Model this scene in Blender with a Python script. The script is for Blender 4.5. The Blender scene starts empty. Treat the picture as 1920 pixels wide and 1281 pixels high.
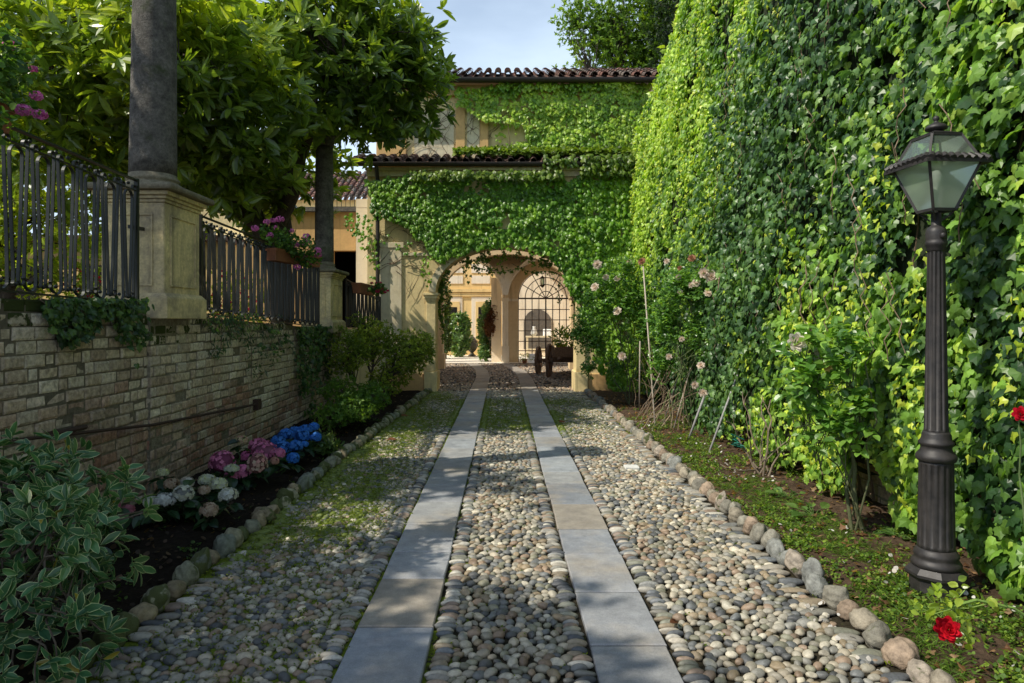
import bpy, math, random
import numpy as np
from mathutils import Vector, Matrix
random.seed(7)
rng = np.random.default_rng(7)
C = bpy.context.scene.collection
FPX, CX, CY, EYE = 1280.0, 943.0, 600.0, 1.6
PI = math.pi

def at(px, py, Y):
    """world point seen at photo position (px, py) at distance Y"""
    return np.array([(px - CX) * Y / FPX, Y, EYE - (py - CY) * Y / FPX])

# ------------------------------------------------------------------ object helpers
def tag(o, label=None, cat=None, group=None, kind=None):
    if label: o['label'] = label
    if cat: o['category'] = cat
    if group: o['group'] = group
    if kind: o['kind'] = kind
    return o

def empty(name, loc=(0, 0, 0), rz=0.0, label=None, cat=None, group=None, kind=None):
    o = bpy.data.objects.new(name, None); C.objects.link(o)
    o.location = [float(v) for v in loc]; o.rotation_euler = (0, 0, rz); o.empty_display_size = 0.1
    return tag(o, label, cat, group, kind)

def copy_tree(o, parent=None):
    c = o.copy(); C.objects.link(c); c.parent = parent
    for ch in list(o.children): copy_tree(ch, c)
    return c

class MB:
    """collects pieces of geometry, builds ONE mesh"""
    def __init__(s): s.v = []; s.l = []; s.t = []; s.c = []; s.mi = []; s.n = 0
    def add(s, v, f, col=(1, 1, 1, 0), mi=0):
        v = np.asarray(v, float).reshape(-1, 3)
        if isinstance(f, np.ndarray):
            s.l.append((f + s.n).ravel()); s.t.append(np.full(len(f), f.shape[1])); s.mi.append(np.full(len(f), mi))
        else:
            s.l.append(np.array([i for p in f for i in p]) + s.n); s.t.append(np.array([len(p) for p in f])); s.mi.append(np.full(len(f), mi))
        c = np.asarray(col, float)
        if c.ndim == 1:
            if len(c) == 3: c = np.append(c, 0)
            c = np.tile(c, (len(v), 1))
        s.v.append(v); s.c.append(c); s.n += len(v)
        return s
    def build(s, name, mat, parent=None, smooth=False, origin=None, bevel=0):
        me = bpy.data.meshes.new(name)
        v = np.concatenate(s.v); l = np.concatenate(s.l).astype(np.int32); t = np.concatenate(s.t).astype(np.int32)
        if origin is not None: v = v - np.asarray(origin, float)
        me.vertices.add(len(v)); me.vertices.foreach_set('co', v.astype(np.float32).ravel())
        me.loops.add(len(l)); me.loops.foreach_set('vertex_index', l)
        me.polygons.add(len(t)); st = np.zeros(len(t), np.int32); st[1:] = np.cumsum(t)[:-1]
        me.polygons.foreach_set('loop_start', st)
        try: me.polygons.foreach_set('loop_total', t)
        except Exception: pass
        me.polygons.foreach_set('material_index', np.concatenate(s.mi).astype(np.int32))
        me.polygons.foreach_set('use_smooth', np.full(len(t), smooth))
        me.update(calc_edges=True)
        a = me.color_attributes.new('Col', 'FLOAT_COLOR', 'POINT')
        a.data.foreach_set('color', np.concatenate(s.c).astype(np.float32).ravel())
        for m in (mat if isinstance(mat, (list, tuple)) else [mat]): me.materials.append(m)
        o = bpy.data.objects.new(name, me); C.objects.link(o)
        if origin is not None: o.location = [float(q) for q in origin]
        if parent is not None: o.parent = parent
        if bevel:
            b = o.modifiers.new('Bevel', 'BEVEL'); b.width = bevel; b.segments = 2; b.limit_method = 'ANGLE'
        return o

BOXF = np.array([[0, 3, 2, 1], [4, 5, 6, 7], [0, 1, 5, 4], [1, 2, 6, 5], [2, 3, 7, 6], [3, 0, 4, 7]])
def box(x0, x1, y0, y1, z0, z1):
    return np.array([[x0, y0, z0], [x1, y0, z0], [x1, y1, z0], [x0, y1, z0], [x0, y0, z1], [x1, y0, z1], [x1, y1, z1], [x0, y1, z1]], float), BOXF
def mbox(*a, col=(1, 1, 1, 0)):
    m = MB(); m.add(*box(*a), col); return m
def frustum(cx, cy, z0, z1, a0, b0, a1, b1):
    v, f = box(-1, 1, -1, 1, 0, 1)
    lo = v[:, 2] < .5
    v[:, 0] = cx + v[:, 0] * np.where(lo, a0, a1); v[:, 1] = cy + v[:, 1] * np.where(lo, b0, b1); v[:, 2] = np.where(lo, z0, z1)
    return v, f
def bar(p, q, w, h=None):
    """square bar between two points"""
    p = np.asarray(p, float); q = np.asarray(q, float); h = h or w
    d = q - p; L = np.linalg.norm(d); d = d / L
    up = np.array([0, 0, 1.]) if abs(d[2]) < .95 else np.array([1., 0, 0])
    s = np.cross(d, up); s /= np.linalg.norm(s); u = np.cross(s, d)
    v = []
    for e in (p, q):
        for a, b in ((-1, -1), (1, -1), (1, 1), (-1, 1)): v.append(e + s * a * w / 2 + u * b * h / 2)
    return np.array(v), BOXF
def tube(pts, rad, n=6, cap=True):
    pts = np.asarray(pts, float); k = len(pts)
    rad = np.full(k, rad) if np.isscalar(rad) else np.asarray(rad, float)
    t = np.gradient(pts, axis=0); t /= (np.linalg.norm(t, axis=1, keepdims=True) + 1e-9)
    ref = np.array([0, 0, 1.]) if abs(t[:, 2]).mean() < .8 else np.array([1., 0, 0])
    s = np.cross(t, ref); s /= (np.linalg.norm(s, axis=1, keepdims=True) + 1e-9); u = np.cross(s, t)
    a = np.arange(n) * 2 * PI / n
    v = pts[:, None] + rad[:, None, None] * (np.cos(a)[None, :, None] * s[:, None] + np.sin(a)[None, :, None] * u[:, None])
    i = np.arange(k - 1)[:, None] * n; j = np.arange(n)[None]; j2 = (j + 1) % n
    f = np.stack([i + j, i + j2, i + n + j2, i + n + j], -1).reshape(-1, 4)
    f = [tuple(x) for x in f]
    if cap: f += [tuple(range(n))[::-1], tuple(range((k - 1) * n, k * n))]
    return v.reshape(-1, 3), f
def lathe(prof, cx=0, cy=0, n=32, flute=None):
    """prof: list of (radius, z[, fluted]) """
    v = []; a = np.arange(n) * 2 * PI / n
    for p in prof:
        r = np.full(n, p[0], float)
        if len(p) > 2 and p[2]: r = r * (1 - p[2] * (0.5 + 0.5 * np.cos(a * flute)) ** 2)
        v.append(np.stack([cx + r * np.cos(a), cy + r * np.sin(a), np.full(n, p[1])], 1))
    k = len(prof); i = np.arange(k - 1)[:, None] * n; j = np.arange(n)[None]; j2 = (j + 1) % n
    f = [tuple(x) for x in np.stack([i + j, i + j2, i + n + j2, i + n + j], -1).reshape(-1, 4)]
    f += [tuple(range(n))[::-1], tuple(range((k - 1) * n, k * n))]
    return np.concatenate(v), f
def sweep(pts, nrm, w, th, closed=False):
    """flat bar along pts lying in a plane of normal nrm"""
    pts = np.asarray(pts, float); nrm = np.asarray(nrm, float)
    t = np.gradient(pts, axis=0); t /= np.linalg.norm(t, axis=1, keepdims=True) + 1e-9
    s = np.cross(t, nrm); k = len(pts)
    v = np.stack([pts + s * th / 2 + nrm * w / 2, pts - s * th / 2 + nrm * w / 2, pts - s * th / 2 - nrm * w / 2, pts + s * th / 2 - nrm * w / 2], 1)
    i = np.arange(k - 1)[:, None] * 4; j = np.arange(4)[None]; j2 = (j + 1) % 4
    f = [tuple(x) for x in np.stack([i + j, i + j2, i + 4 + j2, i + 4 + j], -1).reshape(-1, 4)]
    f += [(3, 2, 1, 0), tuple(range(4 * k - 4, 4 * k))]
    return v.reshape(-1, 3), f

# ------------------------------------------------------------------ noise
def vnoise(x, y, seed=0):
    x = np.asarray(x, float); y = np.asarray(y, float)
    xi = np.floor(x).astype(np.int64); yi = np.floor(y).astype(np.int64); fx = x - xi; fy = y - yi
    fx = fx * fx * (3 - 2 * fx); fy = fy * fy * (3 - 2 * fy)
    def h(a, b):
        n = (a * 374761393 + b * 668265263 + seed * 974634777) & 0xffffffff
        n = ((n ^ (n >> 13)) * 1274126177) & 0xffffffff
        return ((n ^ (n >> 16)) & 0xffff) / 65535.0
    return (h(xi, yi) * (1 - fx) + h(xi + 1, yi) * fx) * (1 - fy) + (h(xi, yi + 1) * (1 - fx) + h(xi + 1, yi + 1) * fx) * fy
def fbm(x, y, seed=0):
    return .5 * vnoise(x, y, seed) + .3 * vnoise(x * 2.1, y * 2.1, seed + 1) + .2 * vnoise(x * 4.3, y * 4.3, seed + 2)

# ------------------------------------------------------------------ leaves
def leaf_tmpl(w=.3, rows=((.0, .06), (.25, .75), (.55, 1), (.82, .62), (1, 0)), fold=.12, droop=.15):
    v = []; m = []
    for t, h in rows:
        z = -droop * t * t
        v += [(-w / 2 * h, t, z + fold * h * w), (0, t, z), (w / 2 * h, t, z + fold * h * w)]; m += [1, 0, 1]
    f = []
    for i in range(len(rows) - 1):
        a = 3 * i
        f += [(a, a + 1, a + 4, a + 3), (a + 1, a + 2, a + 5, a + 4)]
    return np.array(v), np.array(f), np.array(m, float)
LEAF = leaf_tmpl(.3)
LEAF_S = leaf_tmpl(.42, ((0, .1), (.45, 1), (.8, .6), (1, 0)))          # small, few faces
LEAF_W = leaf_tmpl(.68, ((.0, .1), (.2, .85), (.45, 1), (.75, .7), (1, 0)), fold=.15, droop=.2)
def fan(outline, ctr, zc=.06, droop=.12):
    o = np.array(outline, float); k = len(o)
    v = np.zeros((k + 1, 3)); v[:k, :2] = o; v[k, :2] = ctr
    v[:, 2] = -droop * (v[:, 1] ** 2) - .25 * np.abs(v[:, 0]) ** 1.5; v[k, 2] += zc
    f = np.array([[i, (i + 1) % k, k] for i in range(k)])
    m = np.ones(k + 1); m[k] = 0
    return v, f, m
IVY = fan([(0, .03), (.15, -.1), (.38, -.02), (.46, .18), (.37, .34), (.40, .60), (.20, .68), (.02, 1.02), (-.2, .66), (-.42, .58), (-.36, .33), (-.47, .2), (-.39, -.02), (-.15, -.1)], (0, .36), zc=.09)
IVY_S = fan([(0, 0), (.35, -.08), (.48, .3), (.2, .5), (0, 1), (-.2, .5), (-.48, .3), (-.35, -.08)], (0, .32))
ROUND = fan([(0, 0), (.3, .1), (.45, .45), (.25, .85), (0, 1), (-.25, .85), (-.45, .45), (-.3, .1)], (0, .5), zc=-.04, droop=.05)

def nrmz(a): return a / (np.linalg.norm(a, axis=-1, keepdims=True) + 1e-9)
def inst(mb, tm, pos, d, n, size, col, mi=0):
    """place template leaf at every pos; d = leaf direction, n = face normal, size (k,) or (k,3), col (k,3)"""
    tv, tf, m = tm; k = len(pos)
    if k == 0: return
    d = nrmz(d); z = nrmz(n - (n * d).sum(1, keepdims=True) * d); x = np.cross(d, z)
    F = np.stack([x, d, z], -1)
    size = np.asarray(size, float)
    if size.ndim == 1: size = np.repeat(size[:, None], 3, 1)
    V = np.einsum('kij,kvj->kvi', F, tv[None] * size[:, None]) + pos[:, None]
    f = (tf[None] + (np.arange(k) * len(tv))[:, None, None]).reshape(-1, tf.shape[1])
    c = np.concatenate([np.repeat(col[:, None, :], len(tv), 1), np.broadcast_to(m[None, :, None], (k, len(tv), 1))], -1)
    mb.add(V.reshape(-1, 3), f, c.reshape(-1, 4), mi)
def rnd3(k): return rng.normal(size=(k, 3))
def mixcol(a, b, t):
    a = np.array(a, float); b = np.array(b, float); t = np.asarray(t)[:, None]
    return a[None] * (1 - t) + b[None] * t
def inpoly(x, y, poly):
    r = np.zeros(len(x), bool); n = len(poly); j = n - 1
    for i in range(n):
        xi, yi = poly[i]; xj, yj = poly[j]
        c = ((yi > y) != (yj > y)) & (x < (xj - xi) * (y - yi) / (yj - yi + 1e-12) + xi)
        r ^= c; j = i
    return r

# ------------------------------------------------------------------ materials
def new_mat(name):
    m = bpy.data.materials.new(name); m.use_nodes = True; nt = m.node_tree; nt.nodes.clear()
    return m, nt, nt.nodes, nt.links
def N(nt, typ, **k):
    n = nt.nodes.new(typ)
    for a, b in k.items():
        if hasattr(n, a): setattr(n, a, b)
        else: n.inputs[a].default_value = b
    return n
def mixc(nt, fac, a, b, mode='MIX'):
    n = nt.nodes.new('ShaderNodeMix'); n.data_type = 'RGBA'; n.blend_type = mode
    for s, v in ((0, fac), (6, a), (7, b)):
        if isinstance(v, bpy.types.NodeSocket): nt.links.new(v, n.inputs[s])
        else: n.inputs[s].default_value = v if s == 0 else (tuple(v) + (1,))[:4]
    return n.outputs[2]
def ramp(nt, inp, p0, p1, c0=(0, 0, 0), c1=(1, 1, 1)):
    r = nt.nodes.new('ShaderNodeValToRGB'); r.color_ramp.elements[0].position = p0; r.color_ramp.elements[1].position = p1
    r.color_ramp.elements[0].color = tuple(c0) + (1,); r.color_ramp.elements[1].color = tuple(c1) + (1,)
    nt.links.new(inp, r.inputs[0]); return r.outputs[0]
def noise(nt, scale, detail=4, rough=.6, vec=None, typ='ShaderNodeTexNoise'):
    n = nt.nodes.new(typ); n.inputs['Scale'].default_value = scale
    if 'Detail' in n.inputs: n.inputs['Detail'].default_value = detail
    if 'Roughness' in n.inputs: n.inputs['Roughness'].default_value = rough
    if vec is None:
        g = nt.nodes.new('ShaderNodeNewGeometry'); vec = g.outputs['Position']
    nt.links.new(vec, n.inputs['Vector']); return n
def bump(nt, h, strength, dist, nxt=None):
    b = nt.nodes.new('ShaderNodeBump'); b.inputs['Strength'].default_value = strength; b.inputs['Distance'].default_value = dist
    nt.links.new(h, b.inputs['Height'])
    if nxt: nt.links.new(nxt, b.inputs['Normal'])
    return b.outputs[0]
def mat_leaf(name, trans=.35, rough=.4, margin=None, spec=.5, tboost=(1.5, 1.6, .6)):
    m, nt, nd, lk = new_mat(name)
    at_ = N(nt, 'ShaderNodeAttribute'); at_.attribute_name = 'Col'
    ns = noise(nt, 25, 2)
    col = mixc(nt, .35, at_.outputs['Color'], ramp(nt, ns.outputs['Fac'], .3, .7, (.45, .45, .45), (1.4, 1.4, 1.4)), 'MULTIPLY')
    if margin:
        col = mixc(nt, ramp(nt, at_.outputs['Alpha'], .76, .92), col, margin)
    p = N(nt, 'ShaderNodeBsdfPrincipled'); lk.new(col, p.inputs['Base Color']); p.inputs['Roughness'].default_value = rough
    p.inputs['Specular IOR Level'].default_value = spec
    tr = N(nt, 'ShaderNodeBsdfTranslucent'); tc = mixc(nt, 1, col, tboost, 'MULTIPLY'); lk.new(tc, tr.inputs['Color'])
    mx = N(nt, 'ShaderNodeMixShader'); mx.inputs[0].default_value = trans
    lk.new(p.outputs[0], mx.inputs[1]); lk.new(tr.outputs[0], mx.inputs[2])
    o = N(nt, 'ShaderNodeOutputMaterial'); lk.new(mx.outputs[0], o.inputs[0]); return m
def mat_attr(name, rough=.7, nscale=30, namt=.4, bscale=60, bdist=.004, moss=False, spec=.4, bright=1.0, mosscol=(.13, .17, .022), white=False):
    m, nt, nd, lk = new_mat(name)
    at_ = N(nt, 'ShaderNodeAttribute'); at_.attribute_name = 'Col'
    ns = noise(nt, nscale, 5, .65)
    col = mixc(nt, namt, at_.outputs['Color'], ramp(nt, ns.outputs['Fac'], .25, .75, (.3, .3, .3), (1.6, 1.6, 1.6)), 'MULTIPLY')
    if white:
        wn = noise(nt, 2.4, 7, .8); col = mixc(nt, ramp(nt, wn.outputs['Fac'], .53, .66, (0, 0, 0), (.6, .6, .6)), col, (.50, .46, .37))
    if moss:
        n2 = noise(nt, 9, 4)
        s = N(nt, 'ShaderNodeMath', operation='ADD'); lk.new(at_.outputs['Alpha'], s.inputs[0]); lk.new(n2.outputs['Fac'], s.inputs[1])
        col = mixc(nt, ramp(nt, s.outputs[0], .95, 1.2), col, mosscol)
    p = N(nt, 'ShaderNodeBsdfPrincipled'); lk.new(col, p.inputs['Base Color']); p.inputs['Roughness'].default_value = rough
    p.inputs['Specular IOR Level'].default_value = spec
    b = noise(nt, bscale, 5, .7); lk.new(bump(nt, b.outputs['Fac'], .7, bdist), p.inputs['Normal'])
    o = N(nt, 'ShaderNodeOutputMaterial'); lk.new(p.outputs[0], o.inputs[0]); return m
def mat_plaster(name, col, dark, stain=.5, bdist=.003, scale=1.2, rough=.9, crack=False):
    m, nt, nd, lk = new_mat(name)
    a = noise(nt, scale, 8, .7); b = noise(nt, scale * 9, 6, .75)
    c = mixc(nt, ramp(nt, a.outputs['Fac'], .42, .68), col, dark)
    c = mixc(nt, stain, c, ramp(nt, b.outputs['Fac'], .25, .75, (.55, .55, .55), (1.35, 1.35, 1.35)), 'MULTIPLY')
    # streaks running down
    g = N(nt, 'ShaderNodeNewGeometry'); mp = N(nt, 'ShaderNodeMapping'); mp.inputs['Scale'].default_value = (7, 7, .6); lk.new(g.outputs['Position'], mp.inputs['Vector'])
    s = noise(nt, 1, 4, .6, mp.outputs[0])
    c = mixc(nt, ramp(nt, s.outputs['Fac'], .55, .8), c, tuple(x * .55 for x in dark))
    p = N(nt, 'ShaderNodeBsdfPrincipled'); lk.new(c, p.inputs['Base Color']); p.inputs['Roughness'].default_value = rough; p.inputs['Specular IOR Level'].default_value = .2
    lk.new(bump(nt, b.outputs['Fac'], .6, bdist), p.inputs['Normal'])
    o = N(nt, 'ShaderNodeOutputMaterial'); lk.new(p.outputs[0], o.inputs[0]); return m
def mat_metal(name, col, rough=.5, metallic=.3, var=.5, spec=.5):
    m, nt, nd, lk = new_mat(name)
    a = noise(nt, 14, 6, .7)
    c = mixc(nt, var, col, ramp(nt, a.outputs['Fac'], .3, .75, (.4, .4, .4), (1.7, 1.5, 1.3)), 'MULTIPLY')
    p = N(nt, 'ShaderNodeBsdfPrincipled'); lk.new(c, p.inputs['Base Color']); p.inputs['Metallic'].default_value = metallic
    r = N(nt, 'ShaderNodeMapRange'); lk.new(a.outputs['Fac'], r.inputs[0]); r.inputs[3].default_value = rough - .12; r.inputs[4].default_value = rough + .2
    lk.new(r.outputs[0], p.inputs['Roughness']); p.inputs['Specular IOR Level'].default_value = spec
    b = noise(nt, 90, 3); lk.new(bump(nt, b.outputs['Fac'], .3, .002), p.inputs['Normal'])
    o = N(nt, 'ShaderNodeOutputMaterial'); lk.new(p.outputs[0], o.inputs[0]); return m
def mat_glass(name, fd=.42, ft=.45):
    m, nt, nd, lk = new_mat(name)
    tr = N(nt, 'ShaderNodeBsdfTransparent'); tr.inputs[0].default_value = (.9, .95, .92, 1)
    tl = N(nt, 'ShaderNodeBsdfTranslucent'); tl.inputs[0].default_value = (.78, .92, .74, 1)
    gl = N(nt, 'ShaderNodeBsdfGlossy'); gl.inputs['Roughness'].default_value = .12
    df = N(nt, 'ShaderNodeBsdfDiffuse'); df.inputs[0].default_value = (.55, .68, .54, 1)
    a = N(nt, 'ShaderNodeMixShader'); a.inputs[0].default_value = fd; lk.new(tr.outputs[0], a.inputs[1]); lk.new(df.outputs[0], a.inputs[2])
    a2 = N(nt, 'ShaderNodeMixShader'); a2.inputs[0].default_value = ft; lk.new(a.outputs[0], a2.inputs[1]); lk.new(tl.outputs[0], a2.inputs[2])
    b = N(nt, 'ShaderNodeMixShader'); fr = N(nt, 'ShaderNodeFresnel'); fr.inputs[0].default_value = 1.5; lk.new(fr.outputs[0], b.inputs[0])
    lk.new(a2.outputs[0], b.inputs[1]); lk.new(gl.outputs[0], b.inputs[2])
    o = N(nt, 'ShaderNodeOutputMaterial'); lk.new(b.outputs[0], o.inputs[0]); return m
def mat_soil(name, c0, c1, scale=14):
    m, nt, nd, lk = new_mat(name)
    a = noise(nt, scale, 8, .75); b = noise(nt, 2.2, 5, .6)
    c = mixc(nt, ramp(nt, a.outputs['Fac'], .35, .7), c0, c1)
    c = mixc(nt, .6, c, ramp(nt, b.outputs['Fac'], .3, .7, (.5, .5, .5), (1.3, 1.3, 1.3)), 'MULTIPLY')
    p = N(nt, 'ShaderNodeBsdfPrincipled'); lk.new(c, p.inputs['Base Color']); p.inputs['Roughness'].default_value = 1; p.inputs['Specular IOR Level'].default_value = .1
    lk.new(bump(nt, a.outputs['Fac'], 1, .03), p.inputs['Normal'])
    o = N(nt, 'ShaderNodeOutputMaterial'); lk.new(p.outputs[0], o.inputs[0]); return m
def mat_rough_stone(name, c0, c1, c2, scale=3, bscale=45, bdist=.012):
    m, nt, nd, lk = new_mat(name)
    a = noise(nt, scale, 8, .75); b = noise(nt, bscale, 6, .8); mo = noise(nt, 2.1, 6, .7)
    c = mixc(nt, ramp(nt, a.outputs['Fac'], .35, .65), c0, c1)
    c = mixc(nt, ramp(nt, mo.outputs['Fac'], .55, .68), c, c2)
    c = mixc(nt, .7, c, ramp(nt, b.outputs['Fac'], .3, .7, (.4, .4, .4), (1.5, 1.5, 1.5)), 'MULTIPLY')
    p = N(nt, 'ShaderNodeBsdfPrincipled'); lk.new(c, p.inputs['Base Color']); p.inputs['Roughness'].default_value = .95; p.inputs['Specular IOR Level'].default_value = .2
    lk.new(bump(nt, b.outputs['Fac'], .9, bdist), p.inputs['Normal'])
    o = N(nt, 'ShaderNodeOutputMaterial'); lk.new(p.outputs[0], o.inputs[0]); return m

M = {}
M['ivy'] = mat_leaf('ivy_leaf', .36, .38, spec=.5)
M['leaf'] = mat_leaf('glossy_leaf', .42, .30, spec=.6, tboost=(2.1, 2.0, .6))
M['softleaf'] = mat_leaf('soft_leaf', .45, .5, spec=.35, tboost=(1.8, 1.7, .6))
M['varieg'] = mat_leaf('cream_edged_leaf', .25, .38, margin=(.44, .50, .24), spec=.5)
M['petal'] = mat_leaf('petal', .35, .7, spec=.15, tboost=(1.1, 1, 1))
M['bark'] = mat_attr('bark', .95, 18, .8, 40, .012)
M['twig'] = mat_attr('twig', .85, 40, .5, 80, .003)
M['pebble'] = mat_attr('pebble', .55, 45, .5, 90, .003, moss=True, spec=.5)
M['kerb'] = mat_attr('kerb_stone', .75, 22, .9, 45, .012, moss=True, mosscol=(.07, .085, .025))
M['brick'] = mat_attr('old_brick', .95, 26, .85, 30, .022, moss=True, spec=.15, white=True, mosscol=(.045, .06, .018))
M['slab_old'] = mat_attr('stone_slab', .6, 5, .8, 110, .004, moss=False, spec=.4)
def mat_slab():
    m, nt, nd, lk = new_mat('stone_slab'); at_ = N(nt, 'ShaderNodeAttribute'); at_.attribute_name = 'Col'
    a = noise(nt, 2.6, 8, .75); b = noise(nt, 9, 8, .8); c = noise(nt, 160, 3, .7); d = noise(nt, 1.3, 5, .6)
    col = mixc(nt, ramp(nt, d.outputs['Fac'], .48, .66, (0, 0, 0), (.65, .65, .65)), at_.outputs['Color'], (.27, .225, .165))
    col = mixc(nt, .75, col, ramp(nt, a.outputs['Fac'], .3, .7, (.55, .55, .57), (1.35, 1.35, 1.33)), 'MULTIPLY')
    col = mixc(nt, .5, col, ramp(nt, b.outputs['Fac'], .35, .65, (.6, .6, .6), (1.3, 1.3, 1.3)), 'MULTIPLY')
    col = mixc(nt, .4, col, ramp(nt, c.outputs['Fac'], .3, .7, (.6, .6, .6), (1.4, 1.4, 1.4)), 'MULTIPLY')
    p = N(nt, 'ShaderNodeBsdfPrincipled'); lk.new(col, p.inputs['Base Color']); p.inputs['Roughness'].default_value = .62; p.inputs['Specular IOR Level'].default_value = .4
    b1 = bump(nt, c.outputs['Fac'], .6, .002); lk.new(bump(nt, b.outputs['Fac'], .8, .008, b1), p.inputs['Normal'])
    o = N(nt, 'ShaderNodeOutputMaterial'); lk.new(p.outputs[0], o.inputs[0]); return m
M['slab'] = mat_slab()
M['mortar'] = mat_soil('mortar', (.13, .115, .08), (.26, .23, .17), 20)
M['soil'] = mat_soil('soil', (.012, .009, .007), (.035, .026, .018), 22)
M['soil2'] = mat_soil('dry_soil', (.045, .030, .019), (.15, .10, .065), 18)
M['grit'] = mat_attr('path_grit', 1, 60, .7, 70, .012, moss=True, spec=.1, mosscol=(.14, .18, .018))
M['plaster'] = mat_plaster('yellow_plaster', (.80, .64, .33), (.60, .48, .26), .4)
M['pale'] = mat_plaster('pale_plaster', (.72, .63, .44), (.58, .48, .30), .4)
M['ochre'] = mat_plaster('ochre_plaster', (.66, .42, .18), (.56, .35, .16), .35)
M['warm'] = mat_plaster('warm_plaster', (.78, .60, .36), (.70, .52, .3), .2)
M['court'] = mat_plaster('courtyard_plaster', (.80, .58, .26), (.72, .5, .22), .15)
M['cream'] = mat_plaster('cream_plaster', (.86, .76, .60), (.78, .66, .5), .15)
M['pedestal'] = mat_plaster('pedestal_plaster', (.68, .55, .28), (.30, .25, .165), .85, .008, 2.9)
M['capstone'] = mat_rough_stone('mossy_cap_stone', (.16, .14, .10), (.24, .21, .14), (.08, .09, .04), 5, 30, .01)
M['granite'] = mat_rough_stone('grey_granite', (.08, .075, .066), (.22, .205, .175), (.07, .085, .04), 9, 42, .04)
M['iron'] = mat_metal('wrought_iron', (.022, .026, .024), .42, .4)
M['rust'] = mat_metal('rusty_iron', (.05, .03, .022), .8, .2)
M['lamp'] = mat_metal('lamp_paint', (.030, .029, .030), .5, .1, .8, .45)
M['gutter'] = mat_metal('gutter_metal', (.05, .042, .038), .5, .4)
M['glass'] = mat_glass('frosted_glass')
M['clear'] = mat_glass('clear_glass', .12, .08)
M['terra'] = mat_plaster('terracotta', (.30, .12, .06), (.22, .1, .06), .5, .003, 8)
M['tile'] = mat_attr('roof_tile', .9, 20, .7, 50, .006)
M['wood'] = mat_attr('old_wood', .85, 22, .7, 60, .004)
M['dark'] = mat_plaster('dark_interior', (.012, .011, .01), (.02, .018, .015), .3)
M['white'] = mat_plaster('white_marker', (.7, .7, .66), (.55, .54, .5), .3, .001, 20)
M['plastic'] = mat_metal('green_tie', (.01, .16, .11), .5, 0, .1)
# ================================================================== GROUND
def grid(x0, x1, y0, y1, nx, ny, zf):
    X, Y = np.meshgrid(np.linspace(x0, x1, nx), np.linspace(y0, y1, ny)); Z = zf(X, Y)
    v = np.stack([X, Y, Z], -1).reshape(-1, 3)
    i = np.arange(ny - 1)[:, None] * nx; j = np.arange(nx - 1)[None]
    f = np.stack([i + j, i + j + 1, i + nx + j + 1, i + nx + j], -1).reshape(-1, 4)
    return v, f
m = MB(); m.add(*grid(-90, 90, -40, 200, 3, 3, lambda X, Y: X * 0 - .12)); tag(m.build('ground', M['soil2']), kind='structure')

def kerbL(y): return np.interp(y, [0, 3, 8, 15], [-1.95, -1.92, -1.86, -1.62])
def kerbR(y): return np.interp(y, [0, 15], [1.87, 1.84])
def mossm(X, Y):
    """how mossy the cobbles are (0..1): the left lane from 5 to 9 m, everything near the arch"""
    n = fbm(X * 1.7, Y * .9, 5)
    a = np.clip((X * -1 - .7) / .5, 0, 1) * np.clip((Y - 3.4) / 1.6, 0, 1) * 1.1
    b = np.clip((Y - 8.3) / 2.0, 0, 1) * np.clip((14.2 - Y) / .8, 0, 1) * (.85 - .45 * np.clip((X - 1.2) / .5, 0, 1))
    c = .28 * np.clip((-X) / .6, 0, 1)
    return np.clip(np.maximum(np.maximum(a, b), c) * (.35 + 1.3 * n), 0, 1)
def pathz(X, Y):
    return -.006 + .010 * (fbm(X * 22, Y * 22, 3) - .5) + (.012 + .006 * np.clip((Y - 8.5) / 2, 0, 1)) * mossm(X, Y) * vnoise(X * 9, Y * 9, 8) * 1.3
m = MB(); v, f = grid(-1.96, 1.96, 1.2, 15.3, 260, 900, pathz)
col = np.zeros((len(v), 4)); mm = mossm(v[:, 0], v[:, 1]); col[:, :3] = mixcol((.028, .024, .016), (.05, .042, .025), fbm(v[:, 0] * 3, v[:, 1] * 3, 4)); col[:, 3] = mm * 1.0 + .32
m.add(v, f, col); tag(m.build('path', M['grit'], smooth=True), kind='structure')

def slabc(y): return np.interp(y, [0, 19, 21.5, 24, 27], [0, 0, -.12, -.42, -.95])
# passage and courtyard floor, one sheet running on under everything
m = MB(); v, f = grid(-3.6, 4.2, 15.3, 25.2, 160, 220, lambda X, Y: .004 + .012 * (fbm(X * 20, Y * 20, 3) - .5))
c = np.zeros((len(v), 4)); c[:, :3] = (.07, .06, .05); m.add(v, f, c); tag(m.build('passage_floor', M['grit'], smooth=True), kind='structure')
gm, nt, nd, lk = new_mat('gravel')
a = noise(nt, 38, 3, .6, typ='ShaderNodeTexVoronoi'); cc = mixc(nt, .6, (.72, .66, .56), ramp(nt, a.outputs['Color'], .1, .8, (.5, .5, .5), (1.3, 1.3, 1.3)), 'MULTIPLY')
p = N(nt, 'ShaderNodeBsdfPrincipled'); lk.new(cc, p.inputs['Base Color']); p.inputs['Roughness'].default_value = .9
lk.new(bump(nt, a.outputs['Distance'], .8, .02), p.inputs['Normal']); o = N(nt, 'ShaderNodeOutputMaterial'); lk.new(p.outputs[0], o.inputs[0])
m = MB(); m.add(*grid(-30, 14, 25.2, 60, 20, 20, lambda X, Y: X * 0 + .002)); m.add(*grid(-30, -3.6, 19.5, 25.2, 9, 9, lambda X, Y: X * 0 + .002)); tag(m.build('courtyard_ground', gm), kind='structure')  # second patch is unseen, added to bounce sun into the passage

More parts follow.
